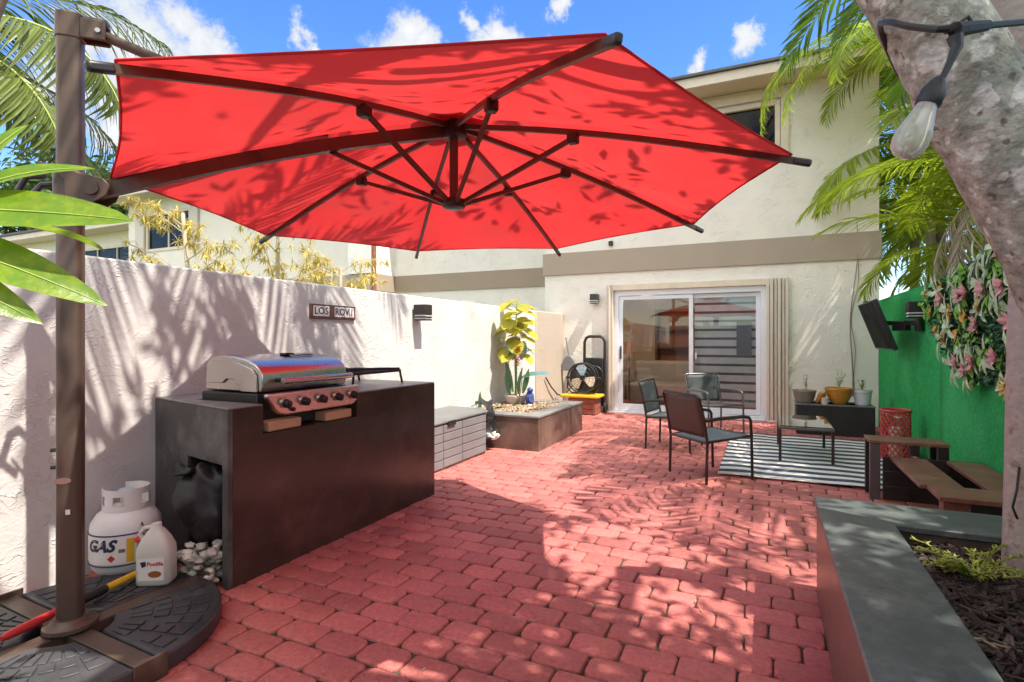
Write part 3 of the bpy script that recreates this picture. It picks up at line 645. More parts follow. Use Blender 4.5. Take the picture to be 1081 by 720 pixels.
# tilted control panel with rounded lower corners
cpoly = [(GY0-.03,.957),(GY1-.0,.957)] + [(GY1-.0+.03*math.sin(a)*1.0-.0, .845+.04-.04*math.cos(a)) for a in ()]
cp = [(GY0-.045,.955),(GY0-.045,.935),(GY0+.02,.86),(GY0+.05,.838),(GY0+.10,.828),(GY1-.04,.828),(GY1-.01,.838),(GY1+.015,.865),(GY1+.02,.90),(GY1+.01,.955)]
pan = MB().prism(cp, 0, .035, 'x')
def tilt(v): return Vector((-2.430+v.x-(.957-v.z)*.16, v.y, v.z))
panel = xf(pan, tilt).build('control_panel', M['steel'], g, bevel=.008)
for k in range(5):
    y = GY0+.075+k*.135; z = .897
    kx = -2.430+.035-(.957-z)*.16
    MB().tube([(kx-.004,y,z),(kx+.010,y,z-.002)], .031, 18).build('knob_bezel', M['steel'], panel)
    MB().tube([(kx+.010,y,z-.002),(kx+.038,y,z-.006)], [.025,.021], 16).tube([(kx+.038,y,z-.026),(kx+.040,y,z+.014)], .006, 6).build('knob', M['black_plastic'], panel, bevel=.002)
MB().tube([(-2.425,GY0+.13,.858),(-2.392,GY0+.13,.857)], .012, 10).build('igniter_button', M['black_plastic'], panel)
for (y0, y1, lab) in ((2.10, 2.33, 'left tan block wedged under the grill front'), (2.52, 2.75, 'right tan block wedged under the grill front')):
    bk = MB().box(-2.60, -2.425, y0, y1, NZ+.003, NZ+.058).build('brick', M['brick_tan'], None, bevel=.008)
    ids(bk, lab, 'brick', 'blocks under the grill')

t = thing('burner_stand', (-2.85, 3.25, CZ), 'black iron burner stand with thin legs on the counter', 'burner')
bz = CZ+.10
fr_ = MB()
for (x0,y0,x1,y1) in ((-3.05,2.98,-2.62,2.98),(-3.05,3.52,-2.62,3.52),(-3.05,2.98,-3.05,3.52),(-2.62,2.98,-2.62,3.52),(-2.83,2.98,-2.83,3.52),(-3.05,3.2,-2.62,3.3)):
    fr_.tube([(x0,y0,bz),(x1,y1,bz)], .012, 8)
fr_.build('grate', M['dark_iron'], t)
for x, y in ((-3.05,2.98),(-2.62,2.98),(-3.05,3.52),(-2.62,3.52)):
    MB().tube([(x,y,bz),(x*1.002,y+.012,bz-.02),(x,y+(.03 if y > 3.2 else 0),CZ+.002)], .009, 8).build('leg', M['dark_iron'], t)
MB().lathe([(.06,-.03),(.075,-.01),(.07,.02),(.03,.03)], (-2.86,3.10,bz+.012), 18).build('burner', M['dark_iron'], t)
MB().tube([(-2.80,3.10,bz+.02),(-2.66,3.32,bz+.022),(-2.58,3.46,bz+.018)], .008, 8).build('handle', M['dark_iron'], t)

# ---------------------------------------------------------------- things in the counter's end opening and beside it
def crumple(mb, amp, sc, seed):
    def fn(v):
        n = mnoise.noise_vector(v*sc+Vector((seed,seed*2,0))); n2 = mnoise.noise_vector(v*sc*2.7+Vector((3,seed,1)))
        return v+n*amp+n2*amp*.45
    return xf(mb, fn)
t = thing('garbage_bag', (-2.62, 1.84, .22), 'crumpled black plastic bag stuffed in the counter opening', 'bag')
bb = MB().blob((-2.665,1.93,.40), (.150,.13,.20), 36, 28, .12, random.Random(5)).blob((-2.765,1.86,.56), (.045,.05,.035), 20, 14, .3, random.Random(8))
crumple(bb, .030, 9, 2); bb = xf(bb, lambda v: v+mnoise.noise_vector(v*34)*.006)
bb.build('bag', M['garbage'], t, sharp=80)
t = thing('pebble_bag', (-2.60, 1.78, 0), 'clear sack of white pebbles under the black bag', 'bag')
pb = MB(); rg = random.Random(21)
for k in range(70):
    h_ = rg.random(); pb.blob((rg.uniform(-2.70,-2.50)-.0*h_, rg.uniform(1.755,1.93), .02+.18*h_), (rg.uniform(.018,.036), rg.uniform(.016,.028), rg.uniform(.012,.024)), 9, 6, .3, rg)
o = pb.build('pebbles', M['pebble_white'], t, sharp=80); ids(o, kind='stuff')

# propane tank
TX, TY = -3.02, 1.72
t = thing('propane_tank', (TX, TY, 0), 'white propane cylinder standing against the wall behind the umbrella pole', 'propane tank')
TR = .158
TT = [(.02,.045),(.08,.048),(.122,.064),(.148,.095),(TR,.14),(TR,.27),(.152,.315),(.128,.355),(.085,.385),(.04,.395),(.02,.396)]
MB().lathe(TT, (TX,TY,0), 40).build('cylinder', M['tank'], t, sharp=80)
MB().lathe([(.092,0),(.092,.05),(.088,.055)], (TX,TY,0), 28).build('foot_ring', M['clay_grey'], t)
MB().lathe([(TR+.0015,.123),(TR+.003,.126),(TR+.0015,.129)], (TX,TY,0), 40).lathe([(TR+.001,.272),(TR+.0025,.2755),(TR+.001,.279)], (TX,TY,0), 40).build('weld_seam', M['navy'], t)
# collar: broken ring with openings
cl = MB(); n = 40
for k in range(n):
    a0, a1 = 2*PI*k/n, 2*PI*(k+1)/n
    if R(150) < a0 < R(215): continue
    hi = .485
    holes = any(R(c-14) < a0 < R(c+14) for c in (250, 310, 20))
    segs = [(.375,.405),(.452,hi)] if holes else [(.375,hi)]
    for z0, z1 in segs:
        vs = []
        for rr in (.098, .104):
            for a in (a0, a1):
                for z in (z0, z1): vs.append((TX+rr*math.cos(a), TY+rr*math.sin(a), z))
        cl.add(vs, [(0,1,3,2),(4,6,7,5),(0,4,5,1),(2,3,7,6),(1,5,7,3),(0,2,6,4)])
cl.build('collar', M['tank'], t)
MB().tube([(TX,TY,.38),(TX,TY,.45)], .025, 12).tube([(TX-.0,TY,.43),(TX+.05,TY-.04,.43)], .018, 10).build('valve', M['fan_cream'], t)
MB().tube([(TX,TY,.455),(TX,TY,.47)], .036, 14).build('valve_knob', M['fan_blue'], t)
def wrap(mb, ang, zc, r=TR+.0015):
    return xf(mb, lambda v: Vector((TX+(r+v.z)*math.cos(ang+v.x/r), TY+(r+v.z)*math.sin(ang+v.x/r), zc+v.y)))
def patch(w_, h_, n=10):
    mb = MB(); vs = []
    for i in range(n+1):
        for j in (-.5,.5): vs.append((-w_/2+w_*i/n, h_*j, 0))
    return mb.add(vs, [(2*i,2*i+2,2*i+3,2*i+1) for i in range(n)])
A0 = math.atan2(-TY, -TX)   # towards the camera
wrap(patch(.30,.125,16), A0-.05, .198, TR+.0008).build('label', M['white_label'], t)
wrap(text_mb('GAS', .078, .35, .0005, .0034), A0-.78, .225, TR+.002).build('lettering', M['navy'], t)
wrap(patch(.032,.118,4), A0+.10, .198, TR+.0022).build('caution_strip', M['yellow'], t)
dm = MB().add([(0,.018,0),(.018,0,0),(0,-.018,0),(-.018,0,0)], [(0,3,2,1)])
wrap(dm, A0-.40, .165, TR+.0025).build('hazard_diamond', M['red_plastic'], t)
wrap(patch(.055,.022,4), A0+.42, .160, TR+.0022).build('print_panel', M['navy'], t)
wrap(patch(.028,.018,4), A0-.12, .200, TR+.0022).build('print_panel', M['clay_grey'], t)

# jug
JX, JY = -2.665, 1.655; JZ = .078
t = thing('plastic_jug', (JX, JY, JZ), 'milky white plastic jug with a colourful label beside the tank', 'jug')
jb = MB(); 
def jug_ring(wx, wy, z, r): return [(x, y, z) for x, y in rrect(-wx, wx, -wy, wy, r, 4)]
rings = [(.070,.050,.0,.03),(.078,.057,.012,.035),(.078,.057,.15,.035),(.076,.055,.175,.035),(.058,.045,.215,.03),(.036,.032,.25,.025),(.022,.022,.265,.02),(.020,.020,.285,.018)]
base = 0; n = 20
for wx, wy, z, r in rings: jb.v += jug_ring(wx, wy, z, min(r, wy-.001))
for i in range(len(rings)-1):
    for k in range(n): jb.f.append((i*n+k, i*n+(k+1)%n, (i+1)*n+(k+1)%n, (i+1)*n+k))
jb.f.append(tuple(range(n))); jb.f.append(tuple((len(rings)-1)*n+k for k in range(n)))
jrot = Matrix.Rotation(R(32), 3, 'Z')
place = lambda v: jrot@v+Vector((JX,JY,JZ))
xf(jb, place).build('bottle', M['jug'], t, sharp=60)
xf(MB().tube([(-.055,0,.20),(-.075,0,.235),(-.055,0,.262),(-.02,0,.268)], .010, 10), place).build('handle', M['jug'], t)
xf(MB().box(-.055,.060,-.0592,-.0576,.03,.135), place).build('label', M['white_label'], t)
xf(MB().add([(-.045,-.0598,.118),(-.02,-.0598,.122),(-.018,-.0598,.10),(-.036,-.0598,.092)], [(0,1,2,3)]), place).build('logo_leaf', M['navy'], t)
xf(text_mb('Poolife', .026, .1, .0003, .0008), lambda v: place(Vector((v.x+.020, -.0598-v.z, v.y+.108)))).build('lettering', M['red_plastic'], t)
xf(MB().lathe([(.001,-.0005),(.02,0),(.001,.0005)], (0,0,0), 16), lambda v: place(Vector((v.x*1.5+.02, -.0600, v.y*.8+.06)))).build('picture', M['lampshade'], t)
# slim red capped bottle
t = thing('bird_feeder', (-2.84, 1.70, .0), 'slim clear tube feeder with red ends between tank and jug', 'feeder')
MB().lathe([(.030,.03),(.030,.24)], (-2.84,1.70,0), 16).build('tube', M['bulb'], t)
MB().lathe([(.040,.24),(.042,.25),(.020,.262)], (-2.84,1.70,0), 16).lathe([(.042,.0),(.045,.02),(.032,.032)], (-2.84,1.70,0), 16).build('end_cap', M['red_plastic'], t)
MB().tube([(-2.84,1.70,.26),(-2.845,1.70,.31),(-2.855,1.70,.325),(-2.862,1.70,.31)], .003, 6).build('hook', M['wire'], t)

# ---------------------------------------------------------------- cantilever umbrella
UC = Vector((-1.43, 2.37, 0)); UR = 1.500; RIM = 1.925
RIBS = [(1.545,-3.9),(1.475,43.9),(1.52,89.9),(1.565,131.7),(1.585,173.0),(1.50,222.6),(1.595,269.4),(1.635,313.2)]; TOP = 2.345
PO = Vector((-2.575, 1.252, 0))
u = thing('cantilever_umbrella', (PO.x, PO.y, 0), 'large red cantilever patio umbrella with brown mast and weighted base', 'umbrella')
def rim(k, rad=UR, z=RIM): q, a = RIBS[k % 8]; a = R(a); q *= rad/UR; return UC+Vector((math.cos(a)*q, math.sin(a)*q, z))
def canopy_mb():
    mb = MB(); nr, ns = 18, 14; top = UC+Vector((0,0,TOP+.02))
    for k in range(8):
        a, b = rim(k, UR*.985, RIM+.010), rim(k+1, UR*.985, RIM+.010); vs = []
        for i in range(nr+1):
            tt = i/nr
            for j in range(ns+1):
                s = j/ns; e = a.lerp(b, s); bow = math.sin(PI*s)
                p = top.lerp(e, tt*(1-.016*bow*tt)); p.z += .05*math.sin(PI*tt)*(.6)-.045*bow*math.sin(PI*tt**1.3)*.9
                p.z += .004*mnoise.noise(Vector((p.x*5,p.y*5,1)))*bow
                vs.append(p)
        mb.add(vs, [(i*(ns+1)+j, (i+1)*(ns+1)+j, (i+1)*(ns+1)+j+1, i*(ns+1)+j+1) for i in range(nr) for j in range(ns)])
    return mb
cano = canopy_mb().build('canopy', M['canopy'], u, sharp=18)
# hems along the edge
hem = MB()
for k in range(8):
    a, b = rim(k, UR*.985, RIM+.010), rim(k+1, UR*.985, RIM+.010); top = UC+Vector((0,0,TOP+.02)); pts = []
    for j in range(15):
        s = j/14; bow = math.sin(PI*s); tt = 1; p = top.lerp(a.lerp(b, s), 1-.016*bow); p.z -= 0.0; pts.append(p)
    hem.tube(pts, .004, 5)
hem.build('hem', M['canopy'], cano)
MB().lathe([(.20,.0),(.16,.035),(.06,.075),(.01,.085)], UC+Vector((0,0,TOP+.015)), 24).build('vent_cap', M['canopy'], cano)
def rib_pt(k, f, dz=0):
    p = (UC+Vector((0,0,TOP))).lerp(rim(k), f); p.z += .05*math.sin(PI*f)*.6-.012+dz; return p
for k in range(8):
    mb = MB(); fs = [0.03+.975*i/10 for i in range(11)]
    pts = [rib_pt(k, f, -.008) for f in fs]
    for i in range(10): mb.bar(pts[i], pts[i+1]+(pts[i+1]-pts[i])*.02, .017, .024)
    rb = mb.build('rib', M['brown_metal'], u)
    d = (pts[-1]-pts[-2]).normalized()
    MB().bar(pts[-1]-d*.03, pts[-1]+d*.035, .023, .027).build('rib_tip', M['black_plastic'], rb, bevel=.008)
    j = rib_pt(k, .42, -.035)
    MB().cbox(j, (.05,.05,.05), (0,0,R(45*k))).build('joint', M['black_plastic'], rb, bevel=.01)
    hub = UC+Vector((math.cos(R(45*k))*.05, math.sin(R(45*k))*.05, 1.935))
    MB().bar(hub, j, .016, .020).build('strut', M['brown_metal'], rb)
MB().tube([UC+Vector((0,0,1.92)), UC+Vector((0,0,TOP+.03))], .022, 14).build('centre_tube', M['brown_metal'], u)
MB().lathe([(.03,0),(.055,.008),(.062,.03),(.055,.05),(.03,.06)], UC+Vector((0,0,1.905)), 20).build('lower_hub', M['black_plastic'], u)
MB().lathe([(.05,-.05),(.065,-.04),(.065,.02),(.03,.03)], UC+Vector((0,0,TOP-.03)), 20).build('upper_hub', M['black_plastic'], u)
# mast
ad = (Vector((UC.x,UC.y,0))-PO).normalized(); an = math.atan2(ad.y, ad.x); sd = Vector((-ad.y, ad.x, 0))
mp = rrect(-.044,.044,-.036,.036,.024,5)
def mast_xf(v): return PO+ad*v.x+sd*v.y+Vector((0,0,v.z))
xf(MB().prism(mp, .10, 2.53), mast_xf).build('mast', M['brown_metal_light'], u, sharp=30)
xf(MB().prism([(p[0]*1.1, p[1]*1.1) for p in mp], 2.47, 2.575).box(.04,.13,-.034,-.022,2.475,2.56).box(.04,.13,.022,.034,2.475,2.56).box(.05,.13,-.022,.022,2.545,2.572), mast_xf).build('mast_head', M['brown_metal_light'], u, bevel=.006)
MB().tube([mast_xf(Vector((.105,-.042,2.512))), mast_xf(Vector((.105,.042,2.512)))], .010, 10).build('pivot_bolt', M['steel'], u)
p0 = mast_xf(Vector((.10,0,2.515)))
MB().tube([p0, p0.lerp(rib_pt(5,.40,.03), 1.0)], .021, 12).build('support_arm', M['brown_metal_light'], u)
# slider with pivot plates and loop handle
SZ = 1.865
sc = xf(MB().prism([(p[0]*1.22, p[1]*1.25) for p in mp], SZ-.075, SZ+.065), mast_xf).build('slider', M['brown_metal_light'], u, bevel=.006)
for s in (-1, 1):
    pl = [(.0,-.07),(.08,-.075),(.14,-.03),(.155,.01),(.13,.04),(.06,.05),(-.02,.075),(-.085,.085),(-.085,.07),(-.03,.05),(0,.02)]
    q = MB().prism(pl, s*.058-.004, s*.058+.004, 'y')
    xf(q, lambda v: mast_xf(Vector((v.x,v.y,v.z+SZ)))).build('pivot_plate', M['brown_metal'], sc, bevel=.003)
MB().tube([mast_xf(Vector((.09,-.075,SZ-.005))), mast_xf(Vector((.09,.075,SZ-.005)))], .028, 16).build('pivot_knob', M['brown_metal'], sc)
MB().tube([mast_xf(Vector(q)) for q in ((-.06,-.06,SZ+.03),(-.12,-.06,SZ+.02),(-.15,-.05,SZ-.03),(-.15,0,SZ-.06),(-.15,.05,SZ-.03),(-.12,.06,SZ+.02),(-.06,.06,SZ+.03))], .013, 10).build('handle', M['black_plastic'], sc)
a0 = mast_xf(Vector((.10,0,SZ-.005))); a1 = UC+Vector((0,0,TOP-.045))
pts = [a0.lerp(a1, i/10)+Vector((0,0,.035*math.sin(PI*i/10))) for i in range(11)]
arm = MB()
for i in range(10): arm.bar(pts[i], pts[i+1]+(pts[i+1]-pts[i])*.02, .036, .055)
arm.build('main_arm', M['brown_metal'], u)
xf(text_mb('', .01), lambda v: v) if False else None
xf(MB().prism([(.028*math.cos(a), .013*math.sin(a)) for a in [2*PI*i/20 for i in range(20)]], -.0365, -.038, 'y'), lambda v: mast_xf(Vector((v.x-.012, v.y, v.z+.68)))).build('badge', M['steel'], u)
xf(MB().box(-.004,.012,-.038,-.0365,.543,.563), mast_xf).build('sticker', M['white_label'], u)
for z in (.80,.73,2.02): xf(MB().tube([(-.044,0,z),(-.066,0,z)], .008, 8), mast_xf).build('stop_pin', M['black_plastic'], u)
# base
BR, BH = .545, .075
xf(MB().lathe([(.094,.08),(.092,.095),(.072,.105),(.060,.120)], (0,0,0), 32), lambda v: v+PO).build('mast_flange', M['brown_metal_light'], u)
ca = R(-2)
cr = MB()
for k in range(4):
    a = ca+R(90*k); d = Vector((math.cos(a), math.sin(a), 0)); cr.bar(PO+Vector((0,0,.045))+d*.02, PO+Vector((0,0,.045))+d*(BR+.01), .075, .05)
    e = PO+d*(BR+.012); cr.cbox((e.x,e.y,.05), (.012,.12,.09), (0,0,a))
cr.build('cross_frame', M['brown_metal_light'], u, bevel=.004)
for k in range(4):
    a0_ = ca+R(90*k); plate = MB(); n = 18; inset = .045
    def cpt(r, f):   # point on quarter plate: f in 0..1 across
        half = math.asin(min(.95, inset/r)); a = a0_+half+(PI/2-2*half)*f; return (PO.x+r*math.cos(a), PO.y+r*math.sin(a))
    outer = [cpt(BR, i/n) for i in range(n+1)]; inner = [cpt(.145, i/6) for i in range(7)]
    plate.prism(outer+inner[::-1], .004, BH)
    pl = plate.build('base_plate', M['base_plastic'], u, bevel=.010)
    rbm = MB()
    for (r0, r1, cnt) in ((.205,.285,8),(.300,.355,7),(.370,.425,7),(.440,.50,7)):
        for i in range(cnt):
            if rnd.random() < .08: continue
            f0, f1 = (i+.14)/cnt*.94+.03, (i+.86)/cnt*.94+.03
            rbm.prism([cpt(r0,f0),cpt(r1,f0),cpt(r1,(f0+f1)/2),cpt(r1,f1),cpt(r0,f1),cpt(r0,(f0+f1)/2)], BH-.002, BH+.006)
    rbm.build('grip_pattern', M['base_plastic'], pl, bevel=.002)

# loppers lying on the base
t = thing('pruning_pole', (-2.62, 1.35, .1), 'red and yellow telescopic pole handle lying across the umbrella base', 'tool')
qa, qb = Vector((-2.72,1.09,.100)), Vector((-2.70,1.62,.135))
qa, qb = Vector((-2.655,1.06,.102)), Vector((-2.78,1.70,.115))
L_ = lambda f: qa.lerp(qb, f)+Vector((-.09,0,0))*math.sin(PI*f)*0
MB().tube([L_(0),L_(.03),L_(.10),L_(.42)], [.010,.016,.018,.017], 12).build('grip', M['red_plastic'], t)
MB().tube([L_(.42),L_(.45),L_(.62),L_(.64)], [.018,.022,.022,.018], 12).build('collar', M['black_plastic'], t)
MB().tube([L_(.64),L_(1.0)], .016, 12).build('shaft', M['yellow'], t)

# ---------------------------------------------------------------- left wall fittings
def wall_lamp(loc, rz, label):
    t = thing('wall_lamp', loc, label, 'wall lamp', 'black louvred wall lamps', rz)
    # local: wall at y=0, lamp projects to -y
    MB().box(-.035,.035,-.02,.0,-.06,.06).build('back_plate', M['lamp_black'], t, world=False, bevel=.004)
    MB().box(-.065,.065,-.165,-.022,-.045,.06).build('housing', M['lamp_black'], t, world=False, bevel=.006)
    MB().box(-.058,.058,-.158,-.03,-.060,-.046).box(-.058,.058,-.158,-.03,-.088,-.076).build('diffuser', M['lamp_white'], t, world=False)
    MB().box(-.065,.065,-.165,-.03,-.075,-.061).box(-.065,.065,-.165,-.03,-.103,-.089).build('louvre', M['lamp_black'], t, world=False, bevel=.003)
    return t
wall_lamp((WX+.001, 4.70, 1.545), R(90), 'black louvred lamp on the white wall above the grey storage box')
wall_lamp((-2.69, FY-.001, 1.97), 0, 'black louvred lamp on the house beside the sliding door')
wall_lamp((EX-.035, 6.55, 1.56), R(-90), 'black louvred lamp on the green turf wall behind the television')

t = thing('name_sign', (WX+.01, 3.505, 1.475), 'small wooden name sign on the white wall above the grill', 'sign')
MB().box(WX+.002, WX+.020, 3.245, 3.765, 1.415, 1.535).build('board', mat('dark_red_wood', (.13,.06,.06), .6), t, bevel=.003)
wd = 'LOS ROVI'
for k, ch in enumerate(wd):
    y = 3.245+.052+k*.0595
    if ch == ' ': continue
    MB().box(WX+.0205, WX+.024, y-.027, y+.027, 1.438, 1.520).build('letter_tile', M['white_label'], t)
    xf(text_mb(ch, .082, 0, .0008, .0012), lambda v: Vector((WX+.0255+v.z, y+v.x, 1.478+v.y))).build('letter', M['navy'], t)

# ---------------------------------------------------------------- storage box
t = thing('storage_box', (-3.03, 4.62, 0), 'grey resin deck box with brick pattern panels behind the counter', 'storage box')
SX0, SX1, SY0, SY1, SH = WX+.02, -2.79, 3.80, 5.30, .44
MB().box(SX0, SX1, SY0, SY1, 0, SH).build('body', M['deck_lid'], t, bevel=.01)
pn = MB(); cols = [SY0+.01, SY0+.30, SY0+.62, SY0+.98, SY1-.01]
for r in range(5):
    z0 = .02+r*.082
    for c in range(4):
        off = 0
        pn.box(SX1-.002, SX1+.012, cols[c]+.006, cols[c+1]-.006, z0+.004, z0+.078)
for r in range(5):
    z0 = .02+r*.082
    for x0, x1 in ((SX0+.01,SX0+.24),(SX0+.25,SX1-.01)): pn.box(x0+.004, x1-.004, SY1-.002, SY1+.012, z0+.004, z0+.078)
pn.build('panels', M['deck_grey'], t, bevel=.004)
MB().prism([(SX0-.005,SH+.004),(SX1+.022,SH+.004),(SX1+.022,SH+.022),(SX1-.03,SH+.045),(SX0+.06,SH+.05),(SX0-.005,SH+.045)], SY0-.015, SY1+.022, 'y').build('lid', M['deck_lid'], t, bevel=.006)
MB().cbox((SX1+.024, 4.55, SH-.005), (.012,.14,.05)).build('hasp', M['black_plastic'], t, bevel=.004)
# dark folded tarp between box and planter
t = thing('tarp', (-2.98, 5.40, 0), 'crumpled dark grey tarp hanging between the storage box and planter', 'tarp')
def sheet_tarp():
    mb = MB(); path = [(-.02,.515),(.10,.535),(.17,.50),(.19,.40),(.175,.30),(.20,.20),(.21,.14)]; n = 26; pts = []
    ys = 22; vs = []
    for i in range(n+1):
        f = i/n*(len(path)-1); k = min(int(f), len(path)-2); q = f-k
        px = path[k][0]*(1-q)+path[k+1][0]*q; pz = path[k][1]*(1-q)+path[k+1][1]*q
        for j in range(ys+1):
            w_ = j/ys; y = 5.33+.22*w_; v = Vector((-2.98+px+.02*math.sin(w_*9+i*.2), y+.02*math.sin(i*.35), pz))
            v += mnoise.noise_vector(v*9)*.045+mnoise.noise_vector(v*22)*.018; vs.append(v)
    return mb.add(vs, [(i*(ys+1)+j, i*(ys+1)+j+1, (i+1)*(ys+1)+j+1, (i+1)*(ys+1)+j) for i in range(n) for j in range(ys)])
o = sheet_tarp().build('cloth', mat('dark_tarp', (.02,.021,.023), .4, var=.3), t, sharp=80); so = o.modifiers.new('th','SOLIDIFY'); so.thickness = .004
o2 = xf(MB().blob((-2.76,5.44,.17), (.05,.06,.035), 16, 10, .4, random.Random(4)), lambda v: v+mnoise.noise_vector(v*30)*.012).build('white_corner', M['white_label'], t)

# ---------------------------------------------------------------- planter at the left wall
t = thing('raised_planter', (-2.75, 6.35, 0), 'low brown masonry planter with grey rim by the white wall', 'planter')
QX0, QX1, QY0, QY1, QH = WX+.005, -2.27, 5.575, 7.18, .395
rw = .20
MB().box(QX0, QX1-.01, QY0+.01, QY0+rw-.01, -.02, QH-.03).box(QX1-rw+.01, QX1-.01, QY0+rw-.01, QY1-rw+.01, -.02, QH-.03).box(QX0, QX1-.01, QY1-rw+.01, QY1-.01, -.02, QH-.03).build('side', M['planter_dark'], t, bevel=.006)
MB().prism([(QX0,QY0),(QX1,QY0),(QX1,QY1),(QX0,QY1),(QX0,QY1-rw),(QX1-rw,QY1-rw),(QX1-rw,QY0+rw),(QX0,QY0+rw)], QH-.028, QH).build('rim', M['counter_top'], t, bevel=.006)
MB().add([(QX0,QY0+rw-.01,.35),(QX1-rw+.01,QY0+rw-.01,.35),(QX1-rw+.01,QY1-rw+.01,.35),(QX0,QY1-rw+.01,.35)], [(0,1,2,3)]).build('soil', M['mulch_base'], t)
gv = MB(); rg = random.Random(31)
for k in range(1500):
    x, y = rg.uniform(QX0+.02, QX1-rw), rg.uniform(QY0+rw, QY1-rw); q = rg.uniform(.010,.022)
    gv.blob((x, y, .355+rg.uniform(0,.035)), (q, q*rg.uniform(.6,1), q*.7), 6, 4, .2, rg)
ids(gv.build('gravel', M['gravel'], smooth=True), 'tan gravel filling the low planter by the wall', 'gravel', kind='stuff')
# pot with lime plant
VX, VY = -3.03, 6.62
t = thing('potted_plant', (VX, VY, .37), 'tall lime green broad leaved plant in a white pot on the gravel', 'plant')
MB().lathe([(.085,.0),(.12,.03),(.145,.10),(.150,.125),(.138,.13),(.13,.11)], (VX,VY,.375), 28).build('pot', M['pot_pink'], t)
stem = [Vector((VX,VY,.42)), Vector((VX+.01,VY-.02,.8)), Vector((VX-.02,VY+.02,1.15)), Vector((VX+.0,VY,1.45)), Vector((VX+.02,VY-.01,1.72))]
sm = MB().tube(stem, [.018,.016,.014,.011,.006], 8)
rg = random.Random(12); lv = MB()
def stem_at(z):
    for i in range(4):
        if stem[i].z <= z <= stem[i+1].z: return stem[i].lerp(stem[i+1], (z-stem[i].z)/(stem[i+1].z-stem[i].z))
    return stem[-1].copy()
for k in range(46):
    z = 1.03+.70*k/45; a = k*2.4; p = stem_at(z); d = Vector((math.cos(a), math.sin(a)*1.0, rg.uniform(-.1,.7))).normalized()
    Lp = rg.uniform(.05,.15); e = p+d*Lp; e.x = max(e.x, WX+.05)
    sm.tube([p, e], .004, 5)
    dd = Vector((math.cos(a+rg.uniform(-.4,.4)), math.sin(a+rg.uniform(-.4,.4)), rg.uniform(-.6,.3)))
    if e.x < WX+.14: dd.x = abs(dd.x)*.3
    Lf = rg.uniform(.17,.28)*(1 if z < 1.6 else .8)
    lv.leaf(e, dd, Lf, Lf*.78, (rg.uniform(-.4,.4), rg.uniform(-.6,.1), 1), .28, .12, 4)
sm.build('stem', M['rib_green'], t); lv.build('foliage', M['lime_leaf'], t, sharp=80)
# painted metal flower ornament
t = thing('flower_ornament', (-2.96, 6.50, .37), 'painted metal flower stakes with red bloom and blue leaves beside the pot', 'garden ornament')
s_ = MB()
for dx, dy, h in ((0,0,.62),(.05,.04,.50),(-.06,.06,.55),(.09,-.02,.40)): s_.tube([(-2.96+dx*.3,6.50+dy*.3,.37),(-2.96+dx,6.50+dy,.37+h)], .005, 6)
s_.build('stake', M['green_metal'], t)
gl_ = MB()
for dx, h, L_f, lean, ny in ((-.08,.30,.44,-.22,.3),(.03,.25,.36,.12,-.5),(.12,.28,.34,.32,.6),(-.12,.16,.34,-.30,-.3)):
    gl_.leaf((-2.96+dx*.7,6.50,.40+h*.5), (lean, -.1, 1), L_f, .075, (ny,-1,.1), .12, .3, 5)
gl_.build('green_leaf', M['green_metal'], t)
bl_ = MB().leaf((-2.93,6.50,.72), (.75,.1,.45), .42, .12, (0,-.5,1), .45, .25, 5).leaf((-3.0,6.48,.98),(-.4,-.2,1),.22,.10,(0,-1,.2),.1,.2,4).leaf((-2.90,6.50,.98),(.3,-.1,1),.24,.11,(0,-1,.2),.1,.2,4)
bl_.build('blue_leaf', M['blue_leaf'], t)
rbm = MB(); rg = random.Random(3)
for k in range(46):
    f = k/46; a = k*2.39; p = Vector((-2.90,6.40,.90+.26*f)); r = .075*math.sin(PI*min(1,f*.85+.15))
    rbm.leaf(p, (math.cos(a), math.sin(a), .5), .045+r*.5, .035, (0,0,1), .3, .2, 2)
rbm.build('red_bloom', M['red_bloom'], t)
t = thing('blue_figurine', (-2.80, 6.55, .38), 'small deep blue glazed bird figurine on the gravel right of the pot', 'figurine')
MB().blob((-2.80,6.55,.475), (.06,.05,.095), 16, 12, .1).build('body', M['blue_deep'], t)
MB().blob((-2.785,6.53,.585), (.04,.035,.038), 14, 10, .05).leaf((-2.765,6.52,.585),(1,-.2,0),.045,.015,(0,0,1),.1,.1,2).build('head', M['blue_deep'], t)
MB().leaf((-2.82,6.55,.43),(-.6,.2,-.2),.12,.06,(0,-.3,1),.1,.2,3).leaf((-2.78,6.50,.50),(.5,-.2,-.5),.10,.06,(0,-1,.3),.1,.2,3).build('wing', M['blue_deep'], t)
MB().lathe([(.05,0),(.055,.01),(.03,.03)], (-2.80,6.55,.375), 14).build('foot', M['lamp_white'], t)
t = thing('seedling', (-3.02, 6.12, .37), 'tiny dark green seedling in the gravel in front of the pot', 'plant')
sd_ = MB()
for k in range(7): sd_.leaf((-3.02,6.12,.375), (math.cos(k*.9), math.sin(k*.9), .9), .10, .03, (0,0,1), .4, .15, 3)
sd_.build('foliage', M['green_metal'], t)
t = thing('spiky_plant', (-3.24, 6.0, .37), 'single upright dark spear leaf against the white wall', 'plant')
MB().leaf((-3.25,6.0,.36),(.05,0,1),.24,.045,(0,-1,.1),.02,.1,4).leaf((-3.25,6.02,.36),(.1,.1,1),.17,.035,(0,-1,.1),.02,.1,4).build('foliage', M['green_metal'], t)

